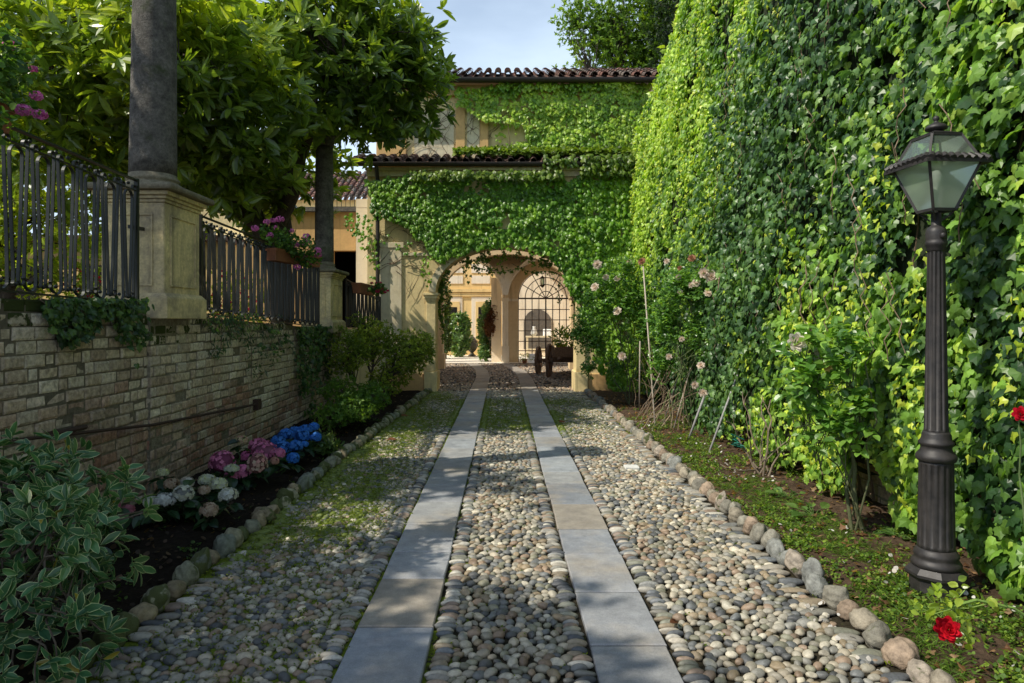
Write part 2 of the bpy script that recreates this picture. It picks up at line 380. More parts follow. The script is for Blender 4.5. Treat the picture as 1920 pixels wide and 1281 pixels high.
# ------------------------------------------------------------------ pebbles
def ico(sub):
    bm_v = []; t = (1 + 5 ** .5) / 2
    v = [(-1, t, 0), (1, t, 0), (-1, -t, 0), (1, -t, 0), (0, -1, t), (0, 1, t), (0, -1, -t), (0, 1, -t), (t, 0, -1), (t, 0, 1), (-t, 0, -1), (-t, 0, 1)]
    f = [(0, 11, 5), (0, 5, 1), (0, 1, 7), (0, 7, 10), (0, 10, 11), (1, 5, 9), (5, 11, 4), (11, 10, 2), (10, 7, 6), (7, 1, 8), (3, 9, 4), (3, 4, 2), (3, 2, 6), (3, 6, 8), (3, 8, 9), (4, 9, 5), (2, 4, 11), (6, 2, 10), (8, 6, 7), (9, 8, 1)]
    v = [np.array(x) / np.linalg.norm(x) for x in v]
    for _ in range(sub):
        c = {}; nf = []
        def mid(a, b):
            k = (min(a, b), max(a, b))
            if k not in c:
                q = v[a] + v[b]; v.append(q / np.linalg.norm(q)); c[k] = len(v) - 1
            return c[k]
        for a, b, d in f:
            x, y, z = mid(a, b), mid(b, d), mid(d, a); nf += [(a, x, z), (b, y, x), (d, z, y), (x, y, z)]
        f = nf
    return np.array(v), np.array(f)
ICO = [ico(i) for i in range(4)]
STONE_COLS = np.array([(.25, .25, .23), (.33, .31, .26), (.15, .16, .165), (.40, .36, .285), (.28, .225, .15), (.22, .22, .165), (.50, .47, .39), (.09, .095, .10), (.27, .20, .145), (.27, .255, .21)])
def stonecol(k, probs=None):
    c = STONE_COLS[rng.choice(len(STONE_COLS), k, p=probs)]; return c * rng.uniform(.75, 1.25, (k, 1))
def stones(mb, x, y, a, b, h, ang, zc, lvl, col, moss, tilt=.15):
    """embedded ellipsoids: half sizes a (along ang), b, h"""
    tv, tf = ICO[lvl]; k = len(x)
    u = rng.uniform(-.12, .12, (k, 3, 3)); V = tv[None] * np.ones((k, 1, 1))
    V = V * (1 + np.einsum('vi,kij,vj->kv', tv, u, tv)[..., None])            # irregular lumps
    for _ in range(3 if lvl < 3 else 2):                                    # worn flats
        pn = nrmz(rnd3(k)); cc_ = rng.uniform(.62, .95, k)[:, None]; e = np.clip(np.einsum('kvi,ki->kv', V, pn) - cc_, 0, 9); V = V - (e * .8)[..., None] * pn[:, None]
    if lvl == 3: V = V * (1 + .05 * np.sin(V[..., :1] * 5 + V[..., 1:2] * 4 + u[:, 0, 0][:, None, None] * 50) + .035 * np.sin(V[..., 2:3] * 11 + V[..., :1] * 7 + u[:, 1, 1][:, None, None] * 90))
    V = V * np.stack([a, b, h], -1)[:, None]
    th = rng.normal(0, tilt, k); V2 = V.copy(); V2[..., 0] = V[..., 0] * np.cos(th)[:, None] - V[..., 2] * np.sin(th)[:, None]; V2[..., 2] = V[..., 0] * np.sin(th)[:, None] + V[..., 2] * np.cos(th)[:, None]
    ca, sa = np.cos(ang)[:, None], np.sin(ang)[:, None]
    W = np.stack([V2[..., 0] * ca - V2[..., 1] * sa + x[:, None], V2[..., 0] * sa + V2[..., 1] * ca + y[:, None], V2[..., 2] + zc[:, None]], -1)
    f = (tf[None] + (np.arange(k) * len(tv))[:, None, None]).reshape(-1, 3)
    c = np.concatenate([np.repeat(col[:, None], len(tv), 1), np.repeat(moss[:, None, None], len(tv), 1)], -1)
    mb.add(W.reshape(-1, 3), f, c.reshape(-1, 4))
def pack(x0f, x1f, y0, y1, rfun, tries):
    """dart throwing with varying radii"""
    cell = .075; G = {}; out = []
    ys = rng.uniform(y0, y1, tries); us = rng.random(tries); rr = rng.random(tries)
    for t in range(tries):
        y = ys[t]; x = x0f(y) + us[t] * (x1f(y) - x0f(y)); r = rfun(y, rr[t] if t < tries * .45 else rr[t] * .35)
        gx, gy = int(x // cell), int(y // cell); ok = True
        for i in (-1, 0, 1):
            for j in (-1, 0, 1):
                for q in G.get((gx + i, gy + j), ()):
                    d = (q[0] - x) ** 2 + (q[1] - y) ** 2
                    if d < ((q[2] + r) * .86) ** 2: ok = False; break
                if not ok: break
            if not ok: break
        if ok: G.setdefault((gx, gy), []).append((x, y, r)); out.append((x, y, r))
    return np.array(out)
SL = (-.745, -.355); SR = (.42, .795)
lanes = [(lambda y: kerbL(y) + .13, lambda y: SL[0] - .12), (lambda y: SL[1] + .12, lambda y: SR[0] - .12), (lambda y: SR[1] + .12, lambda y: kerbR(y) - .12)]
mb = MB()
for li, (fa, fb) in enumerate(lanes):
    w = (fb(8) - fa(8))
    P = pack(fa, fb, 2.2, 15.25, lambda y, u: .0185 + .0125 * u, int(w * 13 * 4200))
    x, y, r = P.T
    for lo, hi, lvl in ((0, 7, 2), (7, 99, 1)):
        s = (y >= lo) & (y < hi); k = s.sum()
        if not k: continue
        ang = rng.normal(.1, .65, k)
        col = stonecol(k); warm = np.clip(fbm(x[s] * 1.2, y[s] * .8, 21) * 1.6 - .5, 0, 1)[:, None]
        col = col * np.array([1.08, 1.06, 1.0]) * (.80 + .2 * np.clip((y[s] - 3) / 6, 0, 1))[:, None]; col = col * (1 - .35 * warm) + col * np.array([1.25, 1.1, .85]) * .35 * warm
        ms = mossm(x[s], y[s])
        stones(mb, x[s], y[s], r[s] * 1.30, r[s] * .95, r[s] * .78, ang, .004 + r[s] * .12 - .007 * ms, lvl, col, np.clip(ms * .62 - .1, 0, .5))
# header rows of flat stones along the slabs and kerbs
def row(xc, y0, y1, halfw, step, lvlcut=7, jit=.008, skip=0):
    ys = np.arange(y0, y1, step); k = len(ys); ys = ys + rng.normal(0, step * .12, k)
    if skip: ys = ys[rng.random(k) > skip]; k = len(ys)
    xs = xc(ys) + rng.normal(0, jit, k)
    for lo, hi, lvl in ((0, lvlcut, 2), (lvlcut, 99, 1)):
        s = (ys >= lo) & (ys < hi); n = s.sum()
        if not n: continue
        ms = mossm(xs[s], ys[s])
        stones(mb, xs[s], ys[s], halfw * rng.uniform(.8, 1.15, n), step * .5 * rng.uniform(.85, 1.05, n), np.full(n, .022), rng.normal(0, .1, n), np.full(n, .010), lvl, stonecol(n) * .85, np.clip(ms * .72 - .05, 0, .7), .05)
for xe in (SL[0] - .065, SL[1] + .065, SR[0] - .065, SR[1] + .065):
    row(lambda y, xe=xe: xe + 0 * y, 2.2, 15.25, .052, .043)
row(lambda y: kerbL(y) + .13 + .02 * np.sin(y * 3), 2.2, 15, .085, .072, skip=.25, jit=.02)
row(lambda y: kerbR(y) - .13 + .02 * np.sin(y * 3), 2.2, 15, .085, .075, skip=.25, jit=.02)
# passage
ys = rng.uniform(15.3, 24.6, 9000); xs = rng.uniform(-3, 4, 9000); dx = xs - slabc(ys)
s = ((dx < SL[0] - .02) | (dx > SL[1] + .02)) & ((dx < SR[0] - .02) | (dx > SR[1] + .02)); xs, ys = xs[s], ys[s]; k = len(xs)
stones(mb, xs, ys, rng.uniform(.03, .05, k), rng.uniform(.024, .032, k), np.full(k, .024), rng.uniform(0, 3, k), np.full(k, .008), 1, stonecol(k) * np.array([1.1, .95, .85]), np.zeros(k))
cob = mb.build('cobblestones', M['pebble'], smooth=True); tag(cob, kind='structure')

# ------------------------------------------------------------------ slabs
SLABS = {0: [2.4, 2.86, 3.51, 4.17, 4.65, 5.28, 5.94, 6.54, 7.16, 7.7, 8.4, 9.05, 9.5, 10.2, 10.9, 11.6, 12.3, 13.0, 13.7, 14.4, 15.2, 16, 16.8, 17.6, 18.4, 19.2, 20, 20.8, 21.6, 22.4, 23.2, 24.0, 24.8],
         1: [2.4, 3.31, 3.96, 4.6, 5.16, 5.85, 6.6, 7.1, 7.85, 8.5, 9.2, 9.8, 10.6, 11.3, 11.9, 12.7, 13.4, 14.0, 14.8, 15.5, 16.3, 17.1, 17.9, 18.7, 19.5, 20.3, 21.1, 21.9, 22.7, 23.5, 24.3, 24.9]}
slabpal = [(.30, .32, .335), (.34, .35, .36), (.285, .30, .32), (.32, .325, .32), (.29, .31, .335), (.315, .32, .32), (.30, .27, .225)]
for sd, (xa, xb) in ((0, SL), (1, SR)):
    mb = MB(); Ys = SLABS[sd]
    for i in range(len(Ys) - 1):
        y0, y1 = Ys[i] + .008, Ys[i + 1] - .008; z = .022 + random.uniform(-.002, .003); c0, c1 = float(slabc(y0)), float(slabc(y1)); q = .006
        j = lambda: random.uniform(-.006, .006)
        base = [(xa + c0 + j(), y0), (xb + c0 + j(), y0), (xb + c1 + j(), y1), (xa + c1 + j(), y1)]
        ctr = np.mean(base, 0); v = []
        for zz, s in ((-.04, 0), (z - q, 0), (z, q)):
            for (x, y) in base: v.append((x + np.sign(ctr[0] - x) * s, y + np.sign(ctr[1] - y) * s, zz + (0 if zz < 0 else 0)))
        f = [(8, 9, 10, 11)] + [(r * 4 + a, r * 4 + (a + 1) % 4, r * 4 + 4 + (a + 1) % 4, r * 4 + 4 + a) for r in (0, 1) for a in range(4)]
        pc = slabpal[6] if (sd == 0 and i == 1 + 1) or (sd == 1 and i == 4) else slabpal[random.randrange(6)]
        if y0 > 15: pc = (.33, .30, .265)
        kk = random.uniform(.85, 1.12); mb.add(v, f, tuple(c * kk for c in pc))
    tag(mb.build('paving', M['slab']), kind='structure')

# ------------------------------------------------------------------ beds
def bedLz(X, Y):
    d = np.clip((kerbL(Y) - X) / .25, 0, 1); return -.02 + .05 * d + .03 * (fbm(X * 6, Y * 6, 11) - .4) + .02 * (fbm(X * 25, Y * 25, 12) - .5)
def bedRz(X, Y):
    d = np.clip((X - kerbR(Y)) / .25, 0, 1); return -.02 + .05 * d + .04 * (fbm(X * 5, Y * 5, 13) - .4) + .015 * (fbm(X * 25, Y * 25, 14) - .5)
m = MB(); m.add(*grid(-3.2, -1.75 + .1, 1, 15.25, 90, 500, bedLz)); tag(m.build('flower_bed_soil', M['soil'], smooth=True), kind='structure')
m = MB(); m.add(*grid(1.72, 3.4, .5, 15.25, 90, 500, bedRz)); tag(m.build('garden_bed_soil', M['soil2'], smooth=True), kind='structure')

# kerb stones: every one a thing
def kerbs(side):
    y = 2.75 if side < 0 else 2.5; i = 0
    while y < 15.0:
        L = random.choice([random.uniform(.05, .07), random.uniform(.06, .085), random.uniform(.065, .095)]) * (1.12 if y < 5 else .95); y += L * 1.0 + .004
        xc = float(kerbL(y) if side < 0 else kerbR(y)) + random.uniform(-.022, .022); h = random.uniform(.055, .095)
        mb = MB(); cl = [(.30, .28, .22), (.25, .25, .21), (.34, .31, .26), (.22, .24, .23), (.30, .24, .18)][random.randrange(5)]
        c = np.array([cl]) * random.uniform(.7, 1.05) * (np.array([.9, .92, .72]) if side < 0 else np.array([1.05, .98, .92]))
        ms = np.array([random.choice([.05, .2, .35, .5, .62]) if side < 0 else random.choice([0, 0, .1, .35])])
        stones(mb, np.array([0.]), np.array([0.]), np.array([random.uniform(.055, .075)]), np.array([L]), np.array([h]), np.array([random.uniform(-.6, .6)]), np.array([0.]), 3, c, ms, .45)
        o = mb.build('kerb_stone', M['kerb'], smooth=True); o.location = (xc, y, h * .55)
        if side < 0: tag(o, 'rounded greenish river stone in the mossy kerb row along the dark left flower bed', 'kerb stone', 'kerb stones edging the left flower bed')
        else: tag(o, 'rounded pale river stone in the kerb row along the weedy right bed', 'kerb stone', 'kerb stones edging the right bed')
        y += L * 1.0; i += 1
kerbs(-1); kerbs(1)

# ================================================================== LEFT RETAINING WALL
def wtop(y): return float(np.interp(y, [0, 4.2, 7, 11.3, 12.9, 15.2], [1.80, 1.76, 1.63, 1.47, 1.44, 1.40]))
WX = -3.12
wall = empty('retaining_wall', (WX, 8, 0), label='low whitewashed brick retaining wall with moss along its top, left of the path', cat='wall')
def brickwall(x_face, y0, y1, topf, mbb, course=.092, L=.208, sgn=1, tint=0):
    r = 0; z = -.1
    while z < 1.9:
        y = y0 - (L / 2 if r % 2 else 0) - random.uniform(0, .05)
        while y < y1:
            l = L * random.choice([1, 1, 1, .5, .96]) ; yy = y + l
            if z + course <= topf((y + yy) / 2) + .03 and yy > y0:
                g = .0045; a0, a1 = max(y, y0) + g, min(yy, y1) - g
                if a1 - a0 > .03:
                    d = random.uniform(-.008, .009); e = .010
                    v = []
                    for xx, s in ((-.06, 0), (d - e * .8, 0), (d, e * 1.3)):
                        for (p, q) in ((a0 + s, z + g + s), (a1 - s, z + g + s), (a1 - s, z + course - g - s), (a0 + s, z + course - g - s)):
                            v.append((x_face + sgn * (xx + random.uniform(-.003, .003)), p + random.uniform(-.003, .003), q + random.uniform(-.003, .003)))
                    f = [(8, 9, 10, 11)] + [(k * 4 + a, k * 4 + (a + 1) % 4, k * 4 + 4 + (a + 1) % 4, k * 4 + 4 + a) for k in (0, 1) for a in range(4)]
                    if sgn < 0: f = [t[::-1] for t in f]
                    hh = z / 1.7; n = float(fbm((y) * .9, z * 2.0, 31)); pr = 1 / (1 + math.exp(-(n - .55 + (.40 - hh) * .5) * 14))
                    red = random.choice([(.30, .17, .115), (.34, .20, .14), (.27, .18, .135), (.33, .25, .18)]); pal = random.choice([(.52, .46, .34), (.46, .39, .28), (.60, .54, .42), (.50, .42, .30)])
                    t = min(1, max(0, pr + random.uniform(-.3, .25)))
                    if tint: t = min(1, t * .5 + .5)
                    c = [p_ * (1 - t) + r_ * t for p_, r_ in zip(pal, red)]; b = random.uniform(.8, 1.15)
                    ms = max(0, 1 - (topf(y) - z) / .42) * .62 * (.4 + fbm(y * 1.5, z, 33) * 1.4)
                    mbb.add(v, f, (c[0] * b, c[1] * b, c[2] * b, float(ms)))
            y = yy
        z += course; r += 1
mb = MB(); brickwall(WX, 1.2, 12.95, wtop, mb); mb.build('brickwork', M['brick'], wall, origin=(WX, 8, 0)).location = (0, 0, 0)
for ya_, yb_, xf, zt_ in ((5.99, 6.77, -3.09, 1.585), (11.96, 12.88, -3.09, 1.345)):
    mb = MB(); brickwall(xf, ya_, yb_, lambda y, q=zt_: q, mb); mb.add(*box(WX - .2, xf - .008, ya_ + .004, yb_ - .004, -.2, zt_ + .03), (.2, .18, .13, .1)); mb.build('brick_pier', M['brick'], wall, origin=(WX, 8, 0)).location = (0, 0, 0)
mb = MB()
for a, b in ((1.0, 7), (7, 11.3), (11.3, 13.0)):
    za, zb = wtop(a), wtop(b)
    v = [(WX - .5, a, -.2), (WX - .008, a, -.2), (WX - .008, b, -.2), (WX - .5, b, -.2), (WX - .5, a, za), (WX - .008, a, za), (WX - .008, b, zb), (WX - .5, b, zb)]
    mb.add(v, BOXF)
mb.build('mortar_core', M['mortar'], wall, origin=(WX, 8, 0)).location = (0, 0, 0)
# return section under third fence, to the facade
mb = MB()
v = [(-3.5, 12.9, -.2), (-3.03, 12.9, -.2), (-2.72, 15.2, -.2), (-3.5, 15.2, -.2), (-3.5, 12.9, 1.44), (-3.03, 12.9, 1.44), (-2.72, 15.2, 1.4), (-3.5, 15.2, 1.4)]
mb.add(v, BOXF); tag(mb.build('garden_wall', M['pale']), 'short plastered wall behind the azalea, joining brick wall to ivy facade', 'wall')
# iron tie rod along the wall
rod = empty('tie_rod', (WX + .04, 6, .7), label='rusty iron rod fixed along the left brick wall', cat='rod')
p0, p1, p2 = at(-60, 842, 3.95), at(60, 823, 4.4), at(490, 757, 8.6)
pts = np.array([(WX + .045, 3.2, .86), (WX + .05, p1[1], p1[2]), (WX + .045, 6, (p1[2] + p2[2]) / 2 - .012), (WX + .045, p2[1], p2[2])])
mb = MB(); mb.add(*tube(pts, .013, 6)); mb.add(*tube([pts[1] + (0, .25, -.01), pts[1] + (0, .62, -.02)], .02, 6)); mb.build('bar', M['rust'], rod, origin=rod.location).location = (0, 0, 0)
mb = MB(); mb.add(*box(WX - .01, WX + .07, 8.5, 8.62, p2[2] - .07, p2[2] + .06)); mb.build('bracket', M['rust'], rod, origin=rod.location).location = (0, 0, 0)
# terrace
m = MB(); v, f = grid(-60, WX - .05, 1.0, 19.5, 60, 40, lambda X, Y: 1.40 + .02 * fbm(X, Y, 3)); m.add(v, f); tag(m.build('terrace_ground', M['soil2'], smooth=True), kind='structure')

# ------------------------------------------------------------------ pedestals + columns
def pedcol(Yc, w, d, xr, z0, zc, rb, rt, ztop, label, lean):
    """xr: right face x; pedestal body w wide (x) and d deep (y)"""
    cx, cy = xr - w / 2, Yc
    t = empty('stone_column', (cx, cy, z0), label=label, cat='column', group='stone columns on plastered pedestals along the left wall')
    O = np.array((cx, cy, z0)); hb = zc - z0
    def B(mb, name, mat, **k): o = mb.build(name, mat, t, origin=O, **k); o.location = (0, 0, 0); return o
    mb = MB(); mb.add(*box(cx - w / 2, cx + w / 2, cy - d / 2, cy + d / 2, z0 + .16, zc - .16))
    B(mb, 'pedestal', M['pedestal'], bevel=.012)
    mb = MB(); mb.add(*frustum(cx, cy, z0 + .16, z0 + .20, w / 2 + .045, d / 2 + .045, w / 2 + .01, d / 2 + .01)); mb.add(*box(cx - w / 2 - .05, cx + w / 2 + .05, cy - d / 2 - .05, cy + d / 2 + .05, z0 - .03, z0 + .16))
    B(mb, 'plinth', M['pedestal'], bevel=.008)
    mb = MB()
    for (a, b, c_) in ((.0, .03, .012), (.03, .06, .03), (.06, .10, .055)):
        mb.add(*box(cx - w / 2 - c_, cx + w / 2 + c_, cy - d / 2 - c_, cy + d / 2 + c_, zc - .16 + a, zc - .16 + b - .001))
    B(mb, 'cornice', M['pedestal'], bevel=.008)
    mb = MB(); mb.add(*box(cx - w / 2 - .11, cx + w / 2 + .11, cy - d / 2 - .11, cy + d / 2 + .11, zc - .06, zc)); B(mb, 'cap', M['capstone'], bevel=.022)
    # raised frames of the recessed panels, on the three visible faces
    for face in (0, 1):
        mb = MB(); e = .012; q = .016; zb, zt = z0 + .26, zc - .26
        if face == 0:
            y = cy - d / 2; xa, xb = cx - w / 2 + .1, cx + w / 2 - .1
            for a in ((xa, xb, zb, zb + q), (xa, xb, zt - q, zt), (xa, xa + q, zb + q, zt - q), (xb - q, xb, zb + q, zt - q)): mb.add(*box(a[0], a[1], y - e, y + .01, a[2], a[3]))
        else:
            x = cx + w / 2; ya, yb = cy - d / 2 + .1, cy + d / 2 - .1
            for a in ((ya, yb, zb, zb + q), (ya, yb, zt - q, zt), (ya, ya + q, zb + q, zt - q), (yb - q, yb, zb + q, zt - q)): mb.add(*box(x - .01, x + e, a[0], a[1], a[2], a[3]))
        B(mb, 'panel_moulding', M['pedestal'], bevel=.004)
    mb = MB(); prof = [(rb * 1.02, zc), (rb * 1.22, zc + .005), (rb * 1.27, zc + .03), (rb * 1.22, zc + .055), (rb * 1.1, zc + .065), (rb * 1.08, zc + .08), (rb * 1.14, zc + .09), (rb * 1.12, zc + .11), (rb * 1.02, zc + .125), (rb, zc + .15)]
    v, f = lathe(prof, cx, cy, 40); mb.add(v, f); B(mb, 'base', M['capstone'], smooth=True)
    mb = MB(); prof = [(rb + (rt - rb) * k / 14, zc + .15 + (ztop - zc - .15) * k / 14) for k in range(15)]
    v, f = lathe(prof, cx, cy, 40); r = 1 + .025 * (fbm(np.arctan2(v[:, 1] - cy, v[:, 0] - cx) * 3, v[:, 2] * 4, 4) - .5)
    v[:, 0] = cx + (v[:, 0] - cx) * r + lean * (v[:, 2] - zc); v[:, 1] = cy + (v[:, 1] - cy) * r; mb.add(v, f); B(mb, 'shaft', M['granite'], smooth=True)
    mb = MB(); xx = cx + lean * (ztop - zc); mb.add(*lathe([(rt, ztop - .001), (rt * 1.15, ztop + .03), (rt * 1.1, ztop + .07), (rt * 1.35, ztop + .12)], xx, cy, 32)); mb.add(*box(xx - rt * 1.5, xx + rt * 1.5, cy - rt * 1.5, cy + rt * 1.5, ztop + .12, ztop + .2)); B(mb, 'capital', M['granite'])
pedcol(6.38, .56, .70, -2.99, 1.64, 2.80, .205, .180, 4.95, 'thick weathered granite column on a yellow plaster pedestal, nearest on the left wall', .008)
pedcol(12.42, .46, .86, -3.02, 1.40, 2.50, .17, .155, 4.75, 'thinner grey column on pedestal beyond the flower box, its top lost in leaves', .0)

# ------------------------------------------------------------------ fences
def arc(cx, cz, r, a0, a1, n=9):
    a = np.linspace(a0, a1, n); return [(cx + r * math.cos(t), cz + r * math.sin(t)) for t in a]
def scroll_curve(up):
    """half of a hairpin, (s, z) with z 0..1.0 """
    H = .93; r0 = .030
    leg = arc(.085, .055, .024, -2.6 * PI / 2 + PI * .8, PI, 8)[::-1]
    return leg
def fence(p0, p1, zb, zt, n, label, post_end=True, gaps=False):
    p0 = np.array(p0, float); p1 = np.array(p1, float); d = p1 - p0; Lh = np.linalg.norm(d); d3 = np.array([d[0] / Lh, d[1] / Lh, 0]); nr = np.array([d3[1], -d3[0], 0.])
    org = np.array([p0[0], p0[1], zb[0]])
    t = empty('iron_fence', org, label=label, cat='fence', group='wrought iron fence sections on the left wall')
    def B(mb, name): o = mb.build(name, M['iron'], t, origin=org); o.location = (0, 0, 0); return o
    P = lambda s, z, k=0: p3(s, z)
    def p3(s, z):
        b = zb[0] + (zb[1] - zb[0]) * s / Lh; tt = zt[0] + (zt[1] - zt[0]) * s / Lh
        return np.array([p0[0], p0[1], 0]) + d3 * s + np.array([0, 0, b + (tt - b) * z])
    mb = MB(); mb.add(*sweep([p3(0, 1), p3(Lh, 1)], nr, .036, .012)); B(mb, 'top_rail')
    mb = MB(); mb.add(*sweep([p3(0, 1 - .085), p3(Lh, 1 - .085)], nr, .02, .008)); B(mb, 'upper_rail')
    mb = MB(); mb.add(*sweep([p3(0, 0), p3(Lh, 0)], nr, .034, .012)); B(mb, 'bottom_rail')
    for s in (0, Lh):
        mb = MB(); mb.add(*bar(p3(s, -.06), p3(s, 1.015), .03)); B(mb, 'post')
    u = Lh / n; first = None; H = zt[0] - zb[0]
    def curve(pp): return [np.array([0, 0, 0]) + d3 * a + np.array([0, 0, b]) for a, b in pp]
    mb = MB(); w, th = .022, .008
    q = u / .26
    # hairpin: arch at top, legs spread and scroll outward at the foot
    for sg in (-1, 1):
        pp = [(0, H * .90)] + [(sg * a * q, b) for a, b in arc(0, H * .90 - .058, .058, PI / 2, 0, 7)[1:]] + [(sg * .050 * q, H * .62), (sg * .034 * q, H * .3), (sg * .022 * q, H * .13)] + [(sg * a * q, b) for a, b in arc(.048, H * .07, .026, PI * 1.0, PI * 2.3, 9)]
        mb.add(*sweep(curve(pp), nr, w, th))
        # counter hairpin: leg rises beside the next one and scrolls out under the top rail
        pp = [(sg * a * q, b) for a, b in arc(.130, .07, .056, -PI / 2, -PI, 6)] + [(sg * .082 * q, H * .35), (sg * .100 * q, H * .7), (sg * .108 * q, H * .88)] + [(sg * a * q, b) for a, b in arc(.085, H * .93, .024, 0, PI * 1.3, 8)]
        mb.add(*sweep(curve(pp), nr, w, th))
    # small balls between
    tv, tf = ICO[1]
    for s_, z_ in ((0, H * .955), (u / 2 * .98, H * .955), (0, .05), (u / 2 * .98, .06)):
        mb.add(tv * .014 + d3 * s_ + np.array([0, 0, z_]), tf)
    for i in range(n):
        s = (i + .5) * u
        if first is None: first = mb.build('baluster', M['iron'], t); o = first
        else: o = first.copy(); C.objects.link(o); o.parent = t
        b = zb[0] + (zb[1] - zb[0]) * s / Lh; ht = (zt[0] + (zt[1] - zt[0]) * s / Lh) - b
        o.location = Vector(d3 * s + np.array([0, 0, b - zb[0]])); o.scale = (1, 1, ht / H)
    return t
FX = WX + .03
fence((FX, 2.9), (FX, 5.76), (1.82, 1.735), (2.845, 2.775), 11, 'black scrolled iron fence section left of the thick near column')
fence((FX, 6.98), (FX, 11.45), (1.665, 1.49), (2.665, 2.565), 17, 'long black scrolled iron fence section between the two stone columns')
fence((-3.0, 13.05), (-2.72, 15.12), (1.46, 1.41), (2.38, 2.10), 9, 'short iron fence section between the far column and the ivy facade')
# stay of the first fence against the pedestal
mb = MB(); mb.add(*bar(at(243, 425, 5.7), at(268, 430, 6.0), .03)); tag(mb.build('iron_stay', M['iron']), 'short iron stay bar between fence end and near pedestal', 'stay bar')

# ================================================================== RIGHT WALL
RX = 3.22
bw = empty('boundary_wall', (RX, 9, 0), label='tall brick boundary wall along the right side, hidden under ivy', cat='wall')
mb = MB(); brickwall(RX, .6, 16.4, lambda y: 1.85, mb, sgn=-1, tint=1); mb.build('brickwork', M['brick'], bw, origin=(RX, 9, 0)).location = (0, 0, 0)
mb = MB(); mb.add(*box(RX + .008, RX + .5, .4, 15.16, -.2, 6.6)); mb.add(*box(RX + .008, RX + .5, 15.1, 16.2, -.2, 5.6)); mb.build('masonry', M['mortar'], bw, origin=(RX, 9, 0)).location = (0, 0, 0)

# ================================================================== GATE BUILDING
FY = 15.2
def ell(x, xc, a, zs, rise): return zs + rise * np.sqrt(np.clip(1 - ((x - xc) / a) ** 2, 0, 1))
def arched_wall(mb, x0, x1, z1, Y0, Y1, holes, n=28, z0=-.1):
    """solid wall with arched openings; holes = (xc, halfwidth, springing, rise)"""
    holes = sorted(holes); x = x0
    for (xc, a, zs, rise) in holes:
        if xc - a > x + 1e-6: mb.add(*box(x, xc - a, Y0, Y1, z0, z1))
        th = np.linspace(PI, 0, n); xs = xc + a * np.cos(th); zs_ = zs + rise * np.sin(th)
        k = n; v = []
        for Y in (Y0, Y1):
            for xx, zz in zip(xs, zs_): v.append((xx, Y, zz))
            for xx in xs: v.append((xx, Y, z1))
        f = []
        for i in range(k - 1):
            f.append((i, i + 1, k + i + 1, k + i)); o2 = 2 * k
            f.append((o2 + i + 1, o2 + i, o2 + k + i, o2 + k + i + 1))
            f.append((i + 1, i, o2 + i, o2 + i + 1)); f.append((k + i, k + i + 1, o2 + k + i + 1, o2 + k + i))
        mb.add(v, f); x = xc + a
    if x1 > x + 1e-6: mb.add(*box(x, x1, Y0, Y1, z0, z1))
def archivolt(xc, a, zs, rise, wd, Y0, Y1, n=30):
    th = np.linspace(PI, 0, n); v = []
    for (aa, rr) in ((a, rise), (a + wd, rise + wd)):
        for Y in (Y0, Y1):
            for t in th: v.append((xc + aa * math.cos(t), Y, zs + rr * math.sin(t)))
    f = []; 
    for i in range(n - 1):
        A, B_, Cc, D = i, n + i, 2 * n + i, 3 * n + i
        f += [(A, A + 1, Cc + 1, Cc), (B_ + 1, B_, D, D + 1), (A + 1, A, B_, B_ + 1), (Cc, Cc + 1, D + 1, D)]
    return np.array(v), f
gb = empty('gate_building', (0, FY, 0), label='yellow two-storey gatehouse overgrown with ivy, with an arched carriageway', cat='building')
GO = np.array([0, FY, 0.])
def G(mb, name, mat, par=None, **k):
    o = mb.build(name, mat, par or gb, origin=GO, **k)
    o.location = (0, 0, 0); return o
AX, AA, AS, AR = .065, 1.565, 2.22, 1.0
mb = MB(); arched_wall(mb, -3.02, 3.4, 5.0, FY, FY + .6, [(AX, AA, AS, AR)]); G(mb, 'front_wall', M['plaster'])
mb = MB(); mb.add(*archivolt(AX, AA + .002, AS, AR, .15, FY - .035, FY + .02)); G(mb, 'archivolt', M['pale'])
mb = MB()
for s in (-1, 1):
    xe = AX + s * AA
    xa, xb = sorted((xe - s * .005, xe + s * .2)); mb.add(*box(xa, xb, FY - .05, FY + .03, .45, 2.02)) ; 
    for (o_, za, zb_) in ((.02, 2.02, 2.07), (.045, 2.071, 2.14), (.07, 2.141, 2.2)):
        xa, xb = sorted((xe - s * o_, xe + s * (.2 + o_))); mb.add(*box(xa, xb, FY - .05 - o_, FY + .5, za, zb_))
    xa, xb = sorted((xe - s * .04, xe + s * .25)); mb.add(*box(xa, xb, FY - .10, FY + .62, -.1, .45))
    G(mb, 'pier', M['plaster'], bevel=.01); mb = MB()
mb = MB(); mb.add(*box(-2.68, -1.76, FY - .05, FY + .02, -.1, .40)); G(mb, 'plinth', M['ochre'], bevel=.01)
mb = MB(); mb.add(*box(1.9, 3.2, FY - .05, FY + .02, -.1, .4)); G(mb, 'plinth', M['ochre'], bevel=.01)
mb = MB(); mb.add(*box(-2.75, -2.25, FY - .04, FY + .02, -.05, 3.2)); mb.add(*box(-2.78, -2.2, FY - .06, FY + .02, 3.2, 3.32)); mb.add(*box(-2.22, -1.2, FY - .03, FY + .02, 3.02, 3.1)); mb.add(*box(-3.02, 3.2, FY - .09, FY + .02, 4.78, 4.9)); mb.add(*box(-3.04, 3.2, FY - .16, FY + .02, 4.901, 4.97)); G(mb, 'pilaster', M['pale'], bevel=.008)
# scroll ornament above the arch
mb = MB(); p = at(978, 380, FY - .1); pts = [p + (.03, 0, -.09), p + (-.02, -.02, -.03), p + (.02, -.04, .03), p + (.07, -.03, .05), p + (.09, -.02, .0)]
mb.add(*tube(pts, [.02, .035, .03, .025, .012], 7)); G(mb, 'scroll_ornament', M['cream'], smooth=True)
